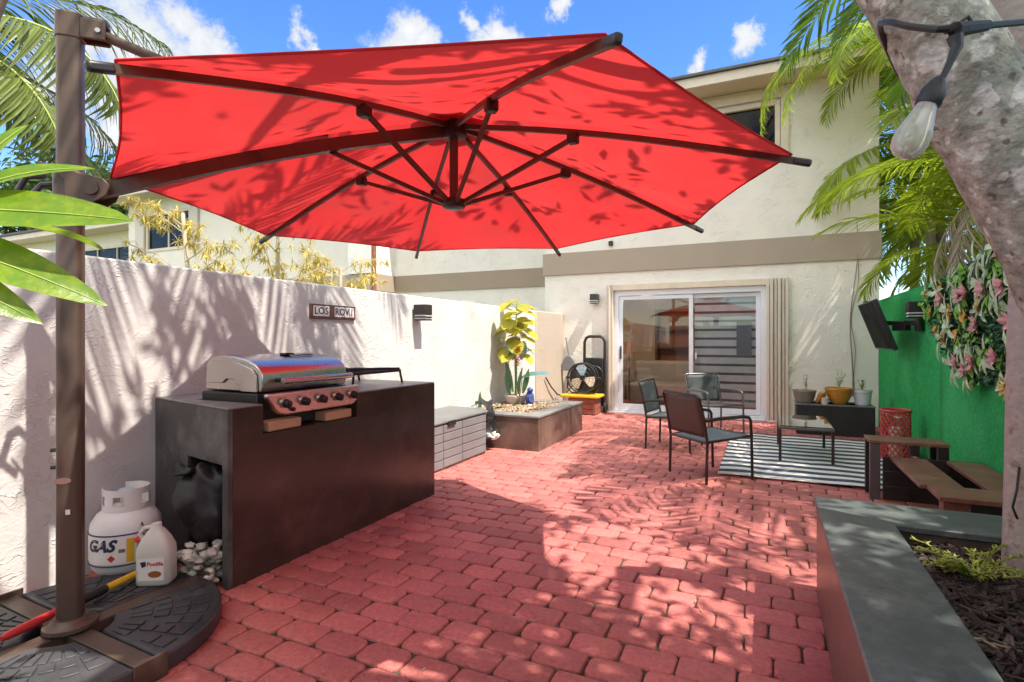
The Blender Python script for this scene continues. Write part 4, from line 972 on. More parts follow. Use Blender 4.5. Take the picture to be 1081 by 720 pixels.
# ---------------------------------------------------------------- corner by the door: dustpan, hand truck, fan, crate
t = thing('dustpan', (-3.24, 9.10, .45), 'grey long handled dustpan hanging in the corner beside the house', 'dustpan')
MB().prism([(-3.29,.70),(-3.02,.68),(-3.00,.76),(-3.06,.90),(-3.11,.96),(-3.19,.96),(-3.25,.88)], 9.10, 9.16, 'y').build('pan', M['cyl_grey'], t, bevel=.012)
MB().tube([(-3.15,9.13,.95),(-3.17,9.13,1.10),(-3.21,9.14,1.28)], .012, 8).build('handle', M['cyl_grey'], t)
t = thing('hose', (-3.1, 8.9, 0), 'thin black hose curving down to the floor behind the planter', 'hose')
MB().tube([(-3.02,9.10,.66),(-3.02,9.08,.55),(-3.06,9.02,.42),(-3.16,8.92,.28),(-3.22,8.75,.30),(-3.24,8.5,.45),(-3.26,8.3,.62)], .012, 8).build('tube', M['wire'], t)
t = thing('hand_truck', (-2.66, 9.05, 0), 'black folding hand truck standing upright against the house by the door', 'hand truck')
hx0, hx1, hy = -2.86, -2.50, 9.10
MB().tube([(hx0,hy,.05),(hx0,hy+.03,1.20),(hx0+.03,hy+.03,1.27),(hx0+.08,hy+.03,1.295),(hx1-.08,hy+.03,1.295),(hx1-.03,hy+.03,1.27),(hx1,hy+.03,1.20),(hx1,hy,.05)], .026, 10).build('frame', M['black_plastic'], t)
MB().box(hx0+.02,hx1-.02,hy-.01,hy+.02,.10,.93).build('back_panel', M['black_plastic'], t, bevel=.03)
MB().prism([(p[0],p[1]) for p in rrect(hx0+.0,hx1-.0,.42,.80,.15,6)], hy-.10, hy-.05, 'y').build('nose_plate', M['black_plastic'], t, bevel=.01)
for x in (hx0-.02, hx1+.02): MB().tube([(x-.018,hy-.02,.09),(x+.018,hy-.02,.09)], .085, 20).build('wheel', M['black_plastic'], t, bevel=.006)
t = thing('crate', (-2.72, 8.8, 0), 'reddish wooden crate with a yellow lid under the fan', 'crate')
cm = MB()
for k in range(3): cm.box(-2.98,-2.52,8.62,8.94,.01+k*.09,.01+k*.09+.084)
cm.build('body', M['wood_box'], t, bevel=.004)
for x in (-2.965,-2.535): MB().box(x-.02,x+.02,8.608,8.619,.01,.275).build('batten', M['wood_box'], t)
MB().prism(rrect(-3.12,-2.46,8.56,9.0,.05,4), .285, .325).build('lid', M['yellow'], t, bevel=.008)
t = thing('drum_fan', (-2.78, 8.78, .325), 'round black drum fan with pale blades on the crate', 'fan')
FC = Vector((-2.78, 8.78, .60)); FR_ = .245
def ring(rr, th, y, n=32): return [(FC.x+rr*math.cos(2*PI*i/n), y, FC.z+rr*math.sin(2*PI*i/n)) for i in range(n+1)]
MB().tube(ring(FR_,0,FC.y-.07), .014, 8, cap=False).tube(ring(FR_,0,FC.y+.07), .014, 8, cap=False).build('rim', M['black_plastic'], t)
gr = MB()
for k in range(18):
    a = 2*PI*k/18; gr.tube([(FC.x+.04*math.cos(a), FC.y-.085, FC.z+.04*math.sin(a)), (FC.x+FR_*math.cos(a), FC.y-.07, FC.z+FR_*math.sin(a))], .0018, 4)
for rr in (.08,.14,.20): gr.tube(ring(rr,0,FC.y-.082), .0018, 4, cap=False)
gr.build('grille', M['black_plastic'], t)
bk = MB().lathe([(FR_,0),(FR_,.002)], (0,0,0), 28); xf(bk, lambda v: Vector((FC.x+v.x, FC.y+.075+v.z, FC.z+v.y))).build('back_shell', M['black_plastic'], t)
for k, mname in enumerate(('fan_blue','fan_cream','fan_cream')):
    a = R(100+120*k); bp = []
    for (rr, aa) in ((.03,-.5),(.10,-.62),(.19,-.55),(.225,-.25),(.225,.2),(.20,.48),(.10,.5),(.03,.5)): bp.append((FC.x+rr*math.cos(a+aa), FC.z+rr*math.sin(a+aa)))
    o = MB().prism(bp, FC.y-.012, FC.y-.008, 'y'); o.build('blade', M[mname], t)
MB().tube([(FC.x,FC.y-.05,FC.z),(FC.x,FC.y+.07,FC.z)], .045, 18).build('motor', M['black_plastic'], t)
MB().tube([(FC.x-.27,FC.y,FC.z),(FC.x-.27,FC.y,FC.z-.18),(FC.x-.20,FC.y,.345),(FC.x+.20,FC.y,.345),(FC.x+.27,FC.y,FC.z-.18),(FC.x+.27,FC.y,FC.z)], .013, 8).build('stand', M['black_plastic'], t)
for s in (-1,1): MB().tube([(FC.x+s*.24,FC.y,FC.z),(FC.x+s*.30,FC.y,FC.z)], .02, 10).build('tilt_knob', M['black_plastic'], t)

# ---------------------------------------------------------------- rug, chairs, table
def rug():
    x0,x1,y0,y1 = -.40, 1.17, 5.33, 7.78; nx, ny = 40, 60; vs = []
    for i in range(nx+1):
        for j in range(ny+1):
            x = x0+(x1-x0)*i/nx; y = y0+(y1-y0)*j/ny
            z = .010+.006*(1+mnoise.noise(Vector((x*3.2,y*1.6,2))))+.004*math.sin(x*14+y*2)*(.5+.5*mnoise.noise(Vector((x*2,y*2,7))))
            yy = y+.022*mnoise.noise(Vector((x*2.4,y*.7,5)))+.05*(x-x0)*-.05
            vs.append((x+.012*mnoise.noise(Vector((y*2,1,1))), yy, z))
    return MB().add(vs, [(i*(ny+1)+j, (i+1)*(ny+1)+j, (i+1)*(ny+1)+j+1, i*(ny+1)+j+1) for i in range(nx) for j in range(ny)])
o = rug().build('rug', M['rug'], None); so = o.modifiers.new('th','SOLIDIFY'); so.thickness = .006
ids(o, 'black and white striped outdoor rug under the glass coffee table', 'rug')

def chair(loc, face, label, slingb, slings, metal):
    # local +y is the way the sitter faces
    t = thing('patio_chair', loc, label, 'chair', 'sling patio chairs round the coffee table', face)
    W = .255; r = .0125
    for s in (-1, 1):
        MB().tube([(s*W,-.24,.0),(s*W,-.235,.20),(s*W,-.23,.36)], r, 8).build('leg', M[metal], t, world=False)
        MB().tube([(s*W,.26,.0),(s*W,.25,.36),(s*W,.24,.53)], r, 8).build('leg', M[metal], t, world=False)
        MB().tube([(s*W,.24,.53),(s*W,.22,.555),(s*W,.15,.565),(s*W,-.10,.56),(s*W,-.255,.545)], [r,r*1.15,r*1.3,r*1.3,r*1.1], 8).build('armrest', M[metal], t, world=False)
    MB().tube([(-W+.0,-.23,.355),(-W+.0,-.27,.58),(-W+.004,-.315,.745),(-W+.03,-.322,.765),(W-.03,-.322,.765),(W-.004,-.315,.745),(W,-.27,.58),(W,-.23,.355)], r, 8).build('back_frame', M[metal], t, world=False)
    MB().tube([(-W+.02,-.23,.355),(-W+.02,.245,.385)], r, 8).tube([(W-.02,-.23,.355),(W-.02,.245,.385)], r, 8).tube([(-W,.245,.385),(W,.245,.385)], r, 8).tube([(-W,-.23,.355),(W,-.23,.355)], r, 8).build('seat_frame', M[metal], t, world=False)
    def sling(p0, p1, sag, th, nm):
        vs = []; nx, ny = 8, 10
        for i in range(nx+1):
            for j in range(ny+1):
                fx = i/nx; fy = j/ny; p = Vector(p0).lerp(Vector(p1), fy); b = math.sin(PI*fx)*math.sin(PI*min(1,fy*.9+.05))
                vs.append(((fx-.5)*2*(W-.018), p.y+sag[0]*b, p.z+sag[1]*b))
        return MB().add(vs, [(i*(ny+1)+j, (i+1)*(ny+1)+j, (i+1)*(ny+1)+j+1, i*(ny+1)+j+1) for i in range(nx) for j in range(ny)])
    a = sling((0,-.225,.362), (0,.25,.395), (0,-.022), .004, 'seat').build('seat', M[slings], t, world=False)
    b = sling((0,-.237,.40), (0,-.315,.745), (-.015,0), .004, 'back').build('backrest', M[slingb], t, world=False)
    for o in (a, b): so = o.modifiers.new('th','SOLIDIFY'); so.thickness = .005
    return t
# front chair: rear legs at (-.483,4.92) and (-.824,5.27), faces (+x,+y)
chair((-.47, 5.28, 0), math.atan2(.37,.37)-PI/2, 'nearest brown backed sling chair with its back to the planter', 'sling_brown', 'sling_blue', 'chair_metal')
chair((-.97, 6.50, 0), R(-8)-PI/2, 'grey sling chair at the left seen side on beside the planter', 'sling', 'sling_blue', 'chair_metal')
chair((-.62, 7.78, 0), R(-52)-PI/2, 'dark sling chair farthest back in front of the sliding door', 'sling', 'sling', 'chair_metal_grey')

t = thing('coffee_table', (.36, 6.6, 0), 'low glass topped coffee table with dark metal legs on the rug', 'table')
tx0, tx1, ty0, ty1, tz = .12, .61, 6.12, 7.05, .375
MB().prism(rrect(tx0+.012,tx1-.012,ty0+.012,ty1-.012,.02,3), tz-.004, tz+.004).build('glass_top', M['table_glass'], t)
MB().box(tx0,tx1,ty0,ty0+.022,tz-.032,tz-.006).box(tx0,tx1,ty1-.022,ty1,tz-.032,tz-.006).box(tx0,tx0+.022,ty0+.022,ty1-.022,tz-.032,tz-.006).box(tx1-.022,tx1,ty0+.022,ty1-.022,tz-.032,tz-.006).build('frame', M['chair_metal_grey'], t, bevel=.003)
for x in (tx0+.014, tx1-.014):
    for y in (ty0+.014, ty1-.014): MB().box(x-.013,x+.013,y-.013,y+.013,.018,tz-.033).build('leg', M['chair_metal'], t, bevel=.003)

# ---------------------------------------------------------------- black trough and pots
t = thing('plant_shelf', (.8, 8.4, 0), 'long black wooden planter box along the house wall under the pots', 'planter box')
bx0, bx1, by0, by1, bh = .37, 1.25, 8.11, 8.60, .40
MB().box(bx0,bx1,by0,by0+.03,0,bh-.02).box(bx0,bx0+.03,by0+.03,by1,0,bh-.02).box(bx1-.03,bx1,by0+.03,by1,0,bh-.02).box(bx0+.03,bx1-.03,by1-.03,by1,0,bh-.02).build('side', M['black_wood'], t, bevel=.005)
MB().box(bx0+.03,bx1-.03,by0+.03,by1-.03,bh-.07,bh-.035).build('inner_shelf', M['black_wood'], t)
MB().box(bx0-.012,bx1+.004,by0-.008,by0+.075,bh-.018,bh).box(bx0-.012,bx0+.06,by0+.075,by1,bh-.018,bh).box(bx1-.06,bx1+.004,by0+.075,by1,bh-.018,bh).box(bx0+.06,bx1-.06,by1-.05,by1,bh-.018,bh).build('rim', M['deck_lid'], t, bevel=.004)
pzt = bh-.035
def herb(parent, x, y, z, n, h, sp, seed, lm='herb', lf=.05):
    rg = random.Random(seed); st = MB(); lv = MB()
    for k in range(n):
        a = rg.uniform(0,2*PI); e = Vector((x+math.cos(a)*sp*rg.random(), y+math.sin(a)*sp*rg.random(), z+h*rg.uniform(.5,1)))
        b = Vector((x,y,z)); st.tube([b, b.lerp(e,.6)+Vector((0,0,.02)), e], .003, 5)
        for q in range(6):
            p = b.lerp(e, .4+.6*q/5); aa = rg.uniform(0,2*PI); lv.leaf(p, (math.cos(aa), math.sin(aa), rg.uniform(0,.8)), lf*rg.uniform(.6,1.1), lf*.45, (0,0,1), .3, .15, 2)
    st.build('stem', M['rib_green'], parent); lv.build('foliage', M[lm], parent)
t = thing('flower_pot', (.47, 8.22, bh), 'grey weathered bowl pot with a thin seedling at the left end', 'pot', None)
MB().lathe([(.08,.0),(.10,.01),(.125,.08),(.14,.15),(.148,.155),(.146,.17),(.13,.168),(.12,.15)], (.47,8.24,bh), 26).build('pot', M['clay_grey'], t)
MB().lathe([(.12,.0),(.13,.006)], (.47,8.24,bh+.14), 20).build('soil', M['mulch_base'], t); herb(t, .49, 8.24, bh+.145, 4, .22, .07, 5)
t = thing('pot_shard', (.60, 8.18, bh), 'broken ochre pot half leaning against the grey bowl pot', 'pot')
sh = MB(); n = 10
pr = [(.05,0),(.075,.05),(.09,.11),(.095,.15)]
vs = []
for r_, z in pr:
    for i in range(n+1):
        a = R(-80+160*i/n); vs.append(Vector((r_*math.cos(a), r_*math.sin(a), z)))
sh.add(vs, [(k*(n+1)+i, k*(n+1)+i+1, (k+1)*(n+1)+i+1, (k+1)*(n+1)+i) for k in range(3) for i in range(n)])
o = xf(sh, lambda v: Matrix.Rotation(R(20),3,'Y')@v+Vector((.585,8.18,bh+.02))).build('shard', M['terracotta'], t); so = o.modifiers.new('th','SOLIDIFY'); so.thickness = .012
t = thing('flower_pot', (.70, 8.16, bh), 'small white and pink pot with a sprout between the bowls', 'pot')
MB().lathe([(.038,0),(.052,.07),(.056,.072),(.055,.09),(.046,.088)], (.70,8.15,bh), 20).build('pot', M['pot_pink'], t); herb(t, .70, 8.15, bh+.08, 4, .13, .05, 6, lf=.035)
t = thing('flower_pot', (.87, 8.22, bh), 'wide ochre glazed bowl pot with seedlings in the middle', 'pot')
MB().lathe([(.075,0),(.09,.012),(.135,.10),(.158,.185),(.168,.19),(.168,.215),(.150,.215),(.14,.19)], (.87,8.24,bh), 30).build('pot', M['terracotta'], t)
MB().lathe([(.14,.0),(.148,.006)], (.87,8.24,bh+.18), 20).build('soil', M['mulch_base'], t); herb(t, .86, 8.24, bh+.19, 6, .26, .13, 7)
t = thing('flower_pot', (1.13, 8.22, bh), 'white glazed pot with a leafy succulent at the right end', 'pot')
MB().lathe([(.075,0),(.085,.01),(.102,.16),(.108,.165),(.108,.20),(.096,.20),(.09,.17)], (1.13,8.24,bh), 26).build('pot', M['pot_white'], t)
MB().lathe([(.088,.0),(.094,.006)], (1.13,8.24,bh+.165), 20).build('soil', M['mulch_base'], t); herb(t, 1.13, 8.24, bh+.17, 7, .17, .09, 8, lf=.06)
t = thing('vine', (1.16, FY-.04, 0), 'thin bare brown vine climbing the house wall above the white pot', 'vine')
vp = [(1.10+.03*math.sin(z*3.1)+.06*z/2, FY-.03+.012*math.sin(z*5), z) for z in [.42+i*.12 for i in range(22)]]
vn = MB().tube(vp, [.010-.0003*i for i in range(22)], 6).tube([(p[0]+.03+.02*math.sin(p[2]*7), p[1]+.008, p[2]) for p in vp[:18]], .005, 5)
vn.build('stem', M['bark_palm'], t)

# ---------------------------------------------------------------- bench, side top, lantern
t = thing('bench', (1.15, 4.4, 0), 'brown plank bench on black supports along the green wall', 'bench')
MB().box(.865,1.09,4.13,4.99,.325,.352).build('plank', M['bench_wood'], t, bevel=.004)
MB().box(1.21,1.425,4.13,4.99,.325,.352).build('plank', M['bench_wood'], t, bevel=.004)
MB().box(.90,1.43,3.84,4.125,.325,.354).build('plank', M['bench_wood'], t, bevel=.004)
MB().box(.93,1.05,3.90,3.99,.0,.323).build('leg', M['bench_wood'], t, bevel=.004)
MB().box(1.30,1.42,3.90,3.99,.0,.323).build('leg', M['black_wood'], t, bevel=.004)
MB().box(1.07,1.28,3.91,3.95,.24,.323).box(1.08,1.12,3.96,4.9,.26,.323).build('rail', M['black_wood'], t, bevel=.003)
bx = MB()
for k in range(3): bx.box(.82,1.44,5.0,5.03,.015+k*.112,.015+k*.112+.108)
bx.build('slat_panel', M['black_wood'], t, bevel=.004)
t = thing('side_table', (1.05, 5.12, 0), 'narrow brown topped black side table standing behind the bench end', 'side table')
MB().box(.735,1.245,5.035,5.30,.437,.462).build('top', M['bench_wood'], t, bevel=.004)
for x, y in ((.775,5.06),(1.205,5.06),(.775,5.27),(1.205,5.27)): MB().box(x-.035,x+.035,y-.02,y+.02,.0,.435).build('leg', M['black_wood'] if x > 1 or y > 5.2 else M['chair_metal_grey'], t, bevel=.004)
MB().box(1.0,1.06,5.04,5.09,.36,.435).build('support_block', M['black_wood'], t)
t = thing('lantern', (1.215, 6.75, 0), 'tall red woven cane lantern with a rope handle by the green wall', 'lantern')
LC = Vector((1.215,6.75,0)); lw = MB()
for k in range(16):
    for sgn in (-1,1):
        lw.tube([(LC.x+.125*math.cos(a), LC.y+.125*math.sin(a), .02+.49*f) for f in [i/16 for i in range(17)] for a in [2*PI*k/16+sgn*f*2.6]], .007, 5)
lw.build('lattice', M['lantern_red'], t)
MB().tube([(LC.x+.128*math.cos(2*PI*i/24), LC.y+.128*math.sin(2*PI*i/24), .515) for i in range(25)], .014, 8, cap=False).tube([(LC.x+.128*math.cos(2*PI*i/24), LC.y+.128*math.sin(2*PI*i/24), .018) for i in range(25)], .016, 8, cap=False).build('rim', M['lantern_red'], t)
MB().lathe([(.06,.03),(.06,.34)], LC, 18).build('glass', M['fan_cream'], t)
MB().tube([(LC.x-.128,LC.y,.52),(LC.x-.10,LC.y-.06,.49),(LC.x,LC.y-.14,.455),(LC.x+.10,LC.y-.06,.49),(LC.x+.128,LC.y,.52)], .010, 8).build('handle', M['rope'], t)

# ---------------------------------------------------------------- television
t = thing('television', (1.30, 7.0, 1.4), 'black flat screen tilted on a bracket high on the green wall', 'television')
tvn = Vector((-.53, 0, -.19)).normalized(); tu = Vector((.19*1.0,0,-.535)).normalized()  # downwards along the screen
O = Vector((1.03, 6.86, 1.665)); Wd, Ht = 1.08, .57
def tvp(a, b, c): return O+Vector((.005,1,.004)).normalized()*a+tu*b-tvn*c
tb = MB(); tb.add([tvp(a,b,c) for c in (0,.045) for a,b in ((0,0),(Wd,0),(Wd,Ht),(0,Ht))], [(0,1,2,3),(4,7,6,5),(0,4,5,1),(1,5,6,2),(2,6,7,3),(3,7,4,0)])
tb.build('casing', M['black_plastic'], t, bevel=.006)
MB().add([tvp(.015,.012,-.002),tvp(Wd-.015,.012,-.002),tvp(Wd-.015,Ht-.02,-.002),tvp(.015,Ht-.02,-.002)], [(0,1,2,3)]).build('screen', M['screen'], t)
c0 = tvp(.35,.27,.05)
br = MB().cbox(tvp(.35,.27,.06), (.03,.20,.20), (0,R(-20),0)).bar(c0, (1.33,7.05,1.42), .045, .05).bar((1.33,7.05,1.42), (EX-.05,6.80,1.42), .045, .05).box(EX-.07,EX-.036,6.72,6.88,1.33,1.51)
br.bar((1.27,7.10,1.39),(1.37,7.0,1.39),.09,.10)
br.build('bracket', M['lamp_black'], t, bevel=.005)
MB().cbox(tvp(.6,-.006,.02), (.03,.16,.015)).build('sensor_bar', M['black_plastic'], t)

# ---------------------------------------------------------------- artificial flower panel on the green wall
t = thing('artificial_flower_display', (EX-.05, 5.4, 1.4), 'artificial foliage display with pink and white flowers on the green wall', 'flower display')
FP = [(6.35,1.55),(6.15,1.74),(5.7,1.76),(5.0,1.84),(4.3,1.88),(3.9,1.85),(3.9,.95),(4.5,.93),(5.1,.93),(5.45,1.0),(5.75,1.15),(6.1,1.32)]
def inpoly(y, z):
    c = False; n = len(FP); j = n-1
    for i in range(n):
        (a,b),(p,q) = FP[i],FP[j]
        if (b > z) != (q > z) and y < (p-a)*(z-b)/(q-b)+a: c = not c
        j = i
    return c
rg = random.Random(77); fm = MB()
def rp():
    while True:
        y, z = rg.uniform(3.9,6.7), rg.uniform(.85,1.96)
        if inpoly(y, z): return y, z
FXW = EX-.035
for k in range(6500):
    y, z = rp(); fm.leaf((FXW-rg.uniform(0,.07), y, z), (-rg.uniform(.2,1), rg.uniform(-1,1), rg.uniform(-1,1)), rg.uniform(.03,.055), rg.uniform(.016,.028), (-1, rg.uniform(-.5,.5), rg.uniform(-.3,.8)), .2, .1, 2)
fm.build('foliage_mat', M['mat_green'], t, smooth=False)
def pos(y, z): return Vector((FXW-.07, y, z))
centers = []
for k in range(34):
    y, z = rp(); s_ = MB()
    for q in range(9):
        a = rg.uniform(0,2*PI); s_.leaf(pos(y,z)+Vector((-.01*q*.3,0,0)), (-.22-.2*rg.random(), math.cos(a), math.sin(a)-.1), rg.uniform(.11,.20), rg.uniform(.03,.05), (-1,0,.2), .30, .2, 4)
    s_.build('leaf_spray', M['var_leaf'], t)
for k in range(15):
    y, z = rp(); s_ = MB()
    for q in range(7):
        a = 2*PI*q/7+rg.uniform(-.3,.3); s_.leaf(pos(y,z)+Vector((-.02,0,0)), (-.9, math.cos(a)*.8, math.sin(a)*.8), rg.uniform(.06,.09), .05, (-.3, math.cos(a), math.sin(a)), -.25, .35, 3)
    s_.build('pink_flower', M['pink_petal'], t)
for k in range(14):
    y, z = rp(); s_ = MB()
    for q in range(12):
        a = rg.uniform(0,2*PI); s_.leaf(pos(y,z)+Vector((-.02,rg.uniform(-.04,.04),rg.uniform(-.04,.04))), (-.6, math.cos(a), math.sin(a)), rg.uniform(.03,.055), .03, (-1,0,.2), .2, .2, 2)
    s_.build('orange_flower', M['orange_petal'], t)
for k in range(40):
    y, z = rp(); s_ = MB()
    for q in range(12):
        a = rg.uniform(0,2*PI); s_.leaf(pos(y,z)+Vector((rg.uniform(-.02,.02),rg.uniform(-.06,.06),rg.uniform(-.06,.06))), (-.5, math.cos(a), math.sin(a)), rg.uniform(.05,.10), .04, (-1,0,.3), .3, .2, 3)
    s_.build('green_sprig', M['lime_petal'], t)

# ---------------------------------------------------------------- trees and palms
def frond(lf, st, base, az, el, L, droop, n=46, ll=.5, lw=.032, hang=.35, spread=1.0, roll=0., rr=.012, rg=rnd, tipel=None):
    # arched rachis with two ranks of leaflets
    p = Vector(base); pts = [p.copy()]; N_ = 18; e = el; a = az
    for i in range(N_):
        e = el-droop*((i+1)/N_)**1.2
        p = p+Vector((math.cos(az)*math.cos(e), math.sin(az)*math.cos(e), math.sin(e)))*(L/N_); pts.append(p.copy())
    st.tube(pts, [rr*(1-.85*i/N_) for i in range(N_+1)], 5)
    for k in range(n):
        f = .10+.89*k/(n-1); q = f*N_; i = min(int(q), N_-1); c = pts[i].lerp(pts[i+1], q-i); tg = (pts[i+1]-pts[i]).normalized()
        sdv = tg.cross(Vector((0,0,1)))
        if sdv.length < .05: sdv = Vector((-math.sin(az), math.cos(az), 0))
        sdv.normalize(); upv = sdv.cross(tg)
        sdv = (Matrix.Rotation(roll, 3, tg)@sdv)
        for s in (-1, 1):
            ln = ll*(math.sin(PI*min(.97, f*.83+.12))**.6)*rg.uniform(.86,1.1)
            d = (sdv*s*spread*(1-.45*f)+tg*(.55+.5*f)+upv*.25+Vector((0,0,-hang*.5))+Vector((rg.gauss(0,.06),rg.gauss(0,.06),rg.gauss(0,.06))))
            d.normalize(); nn = upv*1.0-sdv*s*.4
            lf.leaf(c, d, ln, lw*rg.uniform(.8,1.15), nn, hang*rg.uniform(.6,1.3), .35, 3)
def palm(name, loc, crown, label, fronds, lm, trunk_r=.07, group=None, seed=1, dry=0, cat='palm'):
    rg = random.Random(seed); t = thing(name, loc, label, cat, group); lf = MB(); st = MB()
    L0 = Vector(loc); C_ = Vector(crown); mid = L0.lerp(C_, .5)+Vector((.05,.03,0)); pts = []
    for i in range(15):
        f = i/14; pts.append(L0*(1-f)**2+mid*2*f*(1-f)+C_*f*f)
    MB().tube(pts, [trunk_r*(1.25-.4*i/14)*(1+.05*(i % 2)) for i in range(15)], 12).build('trunk', M['bark_palm'], t)
    for fd in fronds: frond(lf, st, C_+Vector((rg.uniform(-.04,.04),rg.uniform(-.04,.04),rg.uniform(-.1,.1))), rg=rg, **fd)
    st.build('stalks', M['rib_green'], t); lf.build('fronds', M[lm], t, smooth=False)
    if dry:
        dl, ds = MB(), MB()
        for k in range(dry): frond(dl, ds, C_+Vector((0,0,-.15)), rg.uniform(0,2*PI), R(-40), 1.1, R(45), 26, .35, .018, .7, .5, rg=rg, rr=.008)
        dl.build('dry_fronds', M['dry_leaf'], t, smooth=False); ds.build('dry_stalks', M['dry_leaf'], t)
    return t
rg = random.Random(5)
def ring_fronds(n, L, el=(.3,1.1), droop=(1.0,1.6), ll=.5, lw=.03, n_l=44, a0=0, a1=2*PI, hang=.35, seed=1):
    q = random.Random(seed); out = []
    for k in range(n):
        out.append(dict(az=a0+(a1-a0)*(k+q.uniform(-.25,.25))/n, el=q.uniform(*el), L=L*q.uniform(.85,1.1), droop=q.uniform(*droop), n=n_l, ll=ll*q.uniform(.9,1.1), lw=lw, hang=hang))
    return out
gp = 'palms behind the green wall'
# tall palm whose frond hangs into view at the top right
palm('areca_palm', (2.15, 4.5, -.05), (2.0, 4.45, 4.2), 'tallest green palm behind the wall, its frond hanging near the bulb',
     ring_fronds(8, 2.0, (.25,.9), (1.3,1.9), .55, .040, 38, R(-120), R(120), seed=3)+[dict(az=R(188), el=.50, L=2.15, droop=1.95, n=40, ll=.52, lw=.046, hang=.12), dict(az=R(170), el=.05, L=1.75, droop=.95, n=40, ll=.55, lw=.044, hang=.2), dict(az=R(150), el=.5, L=2.4, droop=1.5, n=44, ll=.55, lw=.04, hang=.3), dict(az=R(120), el=.15, L=2.0, droop=1.1, n=40, ll=.5, lw=.04, hang=.3)], 'palm_leaf', .055, gp, 1)
palm('areca_palm', (2.2, 6.9, -.05), (2.05, 6.9, 3.0), 'yellow green palm beside the house corner above the television',
     ring_fronds(10, 1.7, (.3,1.0), (1.0,1.7), .50, .030, 40, seed=5), 'palm_leaf_yellow', .05, gp, 2, dry=3)
palm('areca_palm', (2.3, 7.9, -.05), (2.25, 7.9, 2.35), 'low yellow green palm close to the house side wall',
     ring_fronds(10, 1.7, (.3,1.1), (.8,1.5), .5, .030, 40, seed=8), 'palm_leaf_yellow', .05, gp, 3)
palm('areca_palm', (2.9, 6.0, -.05), (2.75, 6.0, 2.5), 'bushy yellow palm right behind the pink flower display',
     ring_fronds(10, 1.7, (.3,1.1), (.8,1.5), .5, .030, 40, seed=9), 'palm_leaf_yellow', .05, gp, 4)
palm('areca_palm', (2.35, 8.4, -.05), (1.85, 8.35, 5.0), 'ragged palm with dry fronds hanging over the eave',
     ring_fronds(8, 1.5, (.2,.9), (1.4,2.1), .42, .026, 40, seed=12)+[dict(az=R(183), el=.55, L=2.7, droop=2.2, n=54, ll=.42, lw=.028, hang=.5), dict(az=R(215), el=.6, L=1.8, droop=2.1, n=44, ll=.42, lw=.028, hang=.4), dict(az=R(195), el=.35, L=2.2, droop=1.8, n=50, ll=.45, lw=.03, hang=.4), dict(az=R(172), el=.8, L=2.6, droop=2.3, n=50, ll=.40, lw=.028, hang=.5)], 'palm_leaf_yellow', .055, gp, 5, dry=4)
for q_, (px_, py_, ch_, lb_) in enumerate(((2.5,10.6,3.3,'yellow green palm deep behind the house corner'),(3.3,9.4,2.7,'low bushy palm farther back between the other palms'),(2.7,12.2,4.6,'higher palm farthest back along the house side'),(4.0,11.0,3.6,'spreading palm farthest from the wall on the right'),(3.6,7.8,3.4,'mid height palm behind the flower display palms'),(2.6,11.2,6.2,'tall palm at the back filling the gap by the house corner'),(2.15,9.7,4.1,'palm pressed close against the side wall of the house'),(2.1,10.4,5.3,'palm with a high crown just past the house corner'))):
    palm('areca_palm', (px_, py_, -.05), (px_, py_, ch_), lb_, ring_fronds(12, 2.1, (.0,1.1), (.9,1.6), .6, .045, 40, seed=30+q_), 'palm_leaf_yellow', .06, gp, 40+q_)
# shade palm to the right out of view, fronds reach over the patio
palm('tall_palm', (3.2, 6.3, -.05), (2.9, 6.3, 6.6), 'tall slender palm rising above the others with long arching fronds',
     ring_fronds(5, 2.8, (.2,.8), (1.0,1.5), .6, .036, 46, R(160), R(300), seed=14), 'palm_leaf', .08, gp, 6)
palm('tall_palm', (-5.1, 1.0, -.05), (-3.5, 1.9, 5.25), 'tall palm leaning over the white wall from the left with arching fronds',
     [dict(az=R(a), el=e, L=3.1, droop=d_, n=44, ll=.60, lw=.034, hang=.3) for a, e, d_ in ((-22,.35,.9),(-4,.2,.7),(12,.45,.95),(26,.2,.75),(40,.45,.9),(58,.3,.85))]
     +ring_fronds(6, 2.6, (.3,.9), (1.0,1.5), .6, .034, 40, R(90), R(320), seed=21), 'palm_leaf', .08, None, 8)
# coconut palm at the far left
palm('coconut_palm', (-10.6, 2.5, -.05), (-10.2, 2.9, 4.9), 'coconut palm with feathery drooping fronds beyond the left wall',
     [dict(az=R(25), el=.62, L=3.6, droop=1.75, n=70, ll=.95, lw=.05, hang=.75, rr=.035),
      dict(az=R(48), el=.95, L=3.6, droop=1.6, n=70, ll=.9, lw=.05, hang=.6, rr=.035),
      dict(az=R(12), el=.2, L=3.3, droop=1.3, n=64, ll=.9, lw=.05, hang=.7, rr=.035),
      dict(az=R(70), el=.4, L=3.2, droop=1.6, n=64, ll=.9, lw=.05, hang=.7, rr=.035),
      dict(az=R(38), el=-.1, L=2.6, droop=1.0, n=50, ll=.7, lw=.035, hang=.8, rr=.03)]
     +ring_fronds(8, 3.4, (.1,1.0), (1.2,1.8), .9, .05, 60, R(100), R(350), .6, 4), 'coco_leaf', .14, None, 7)

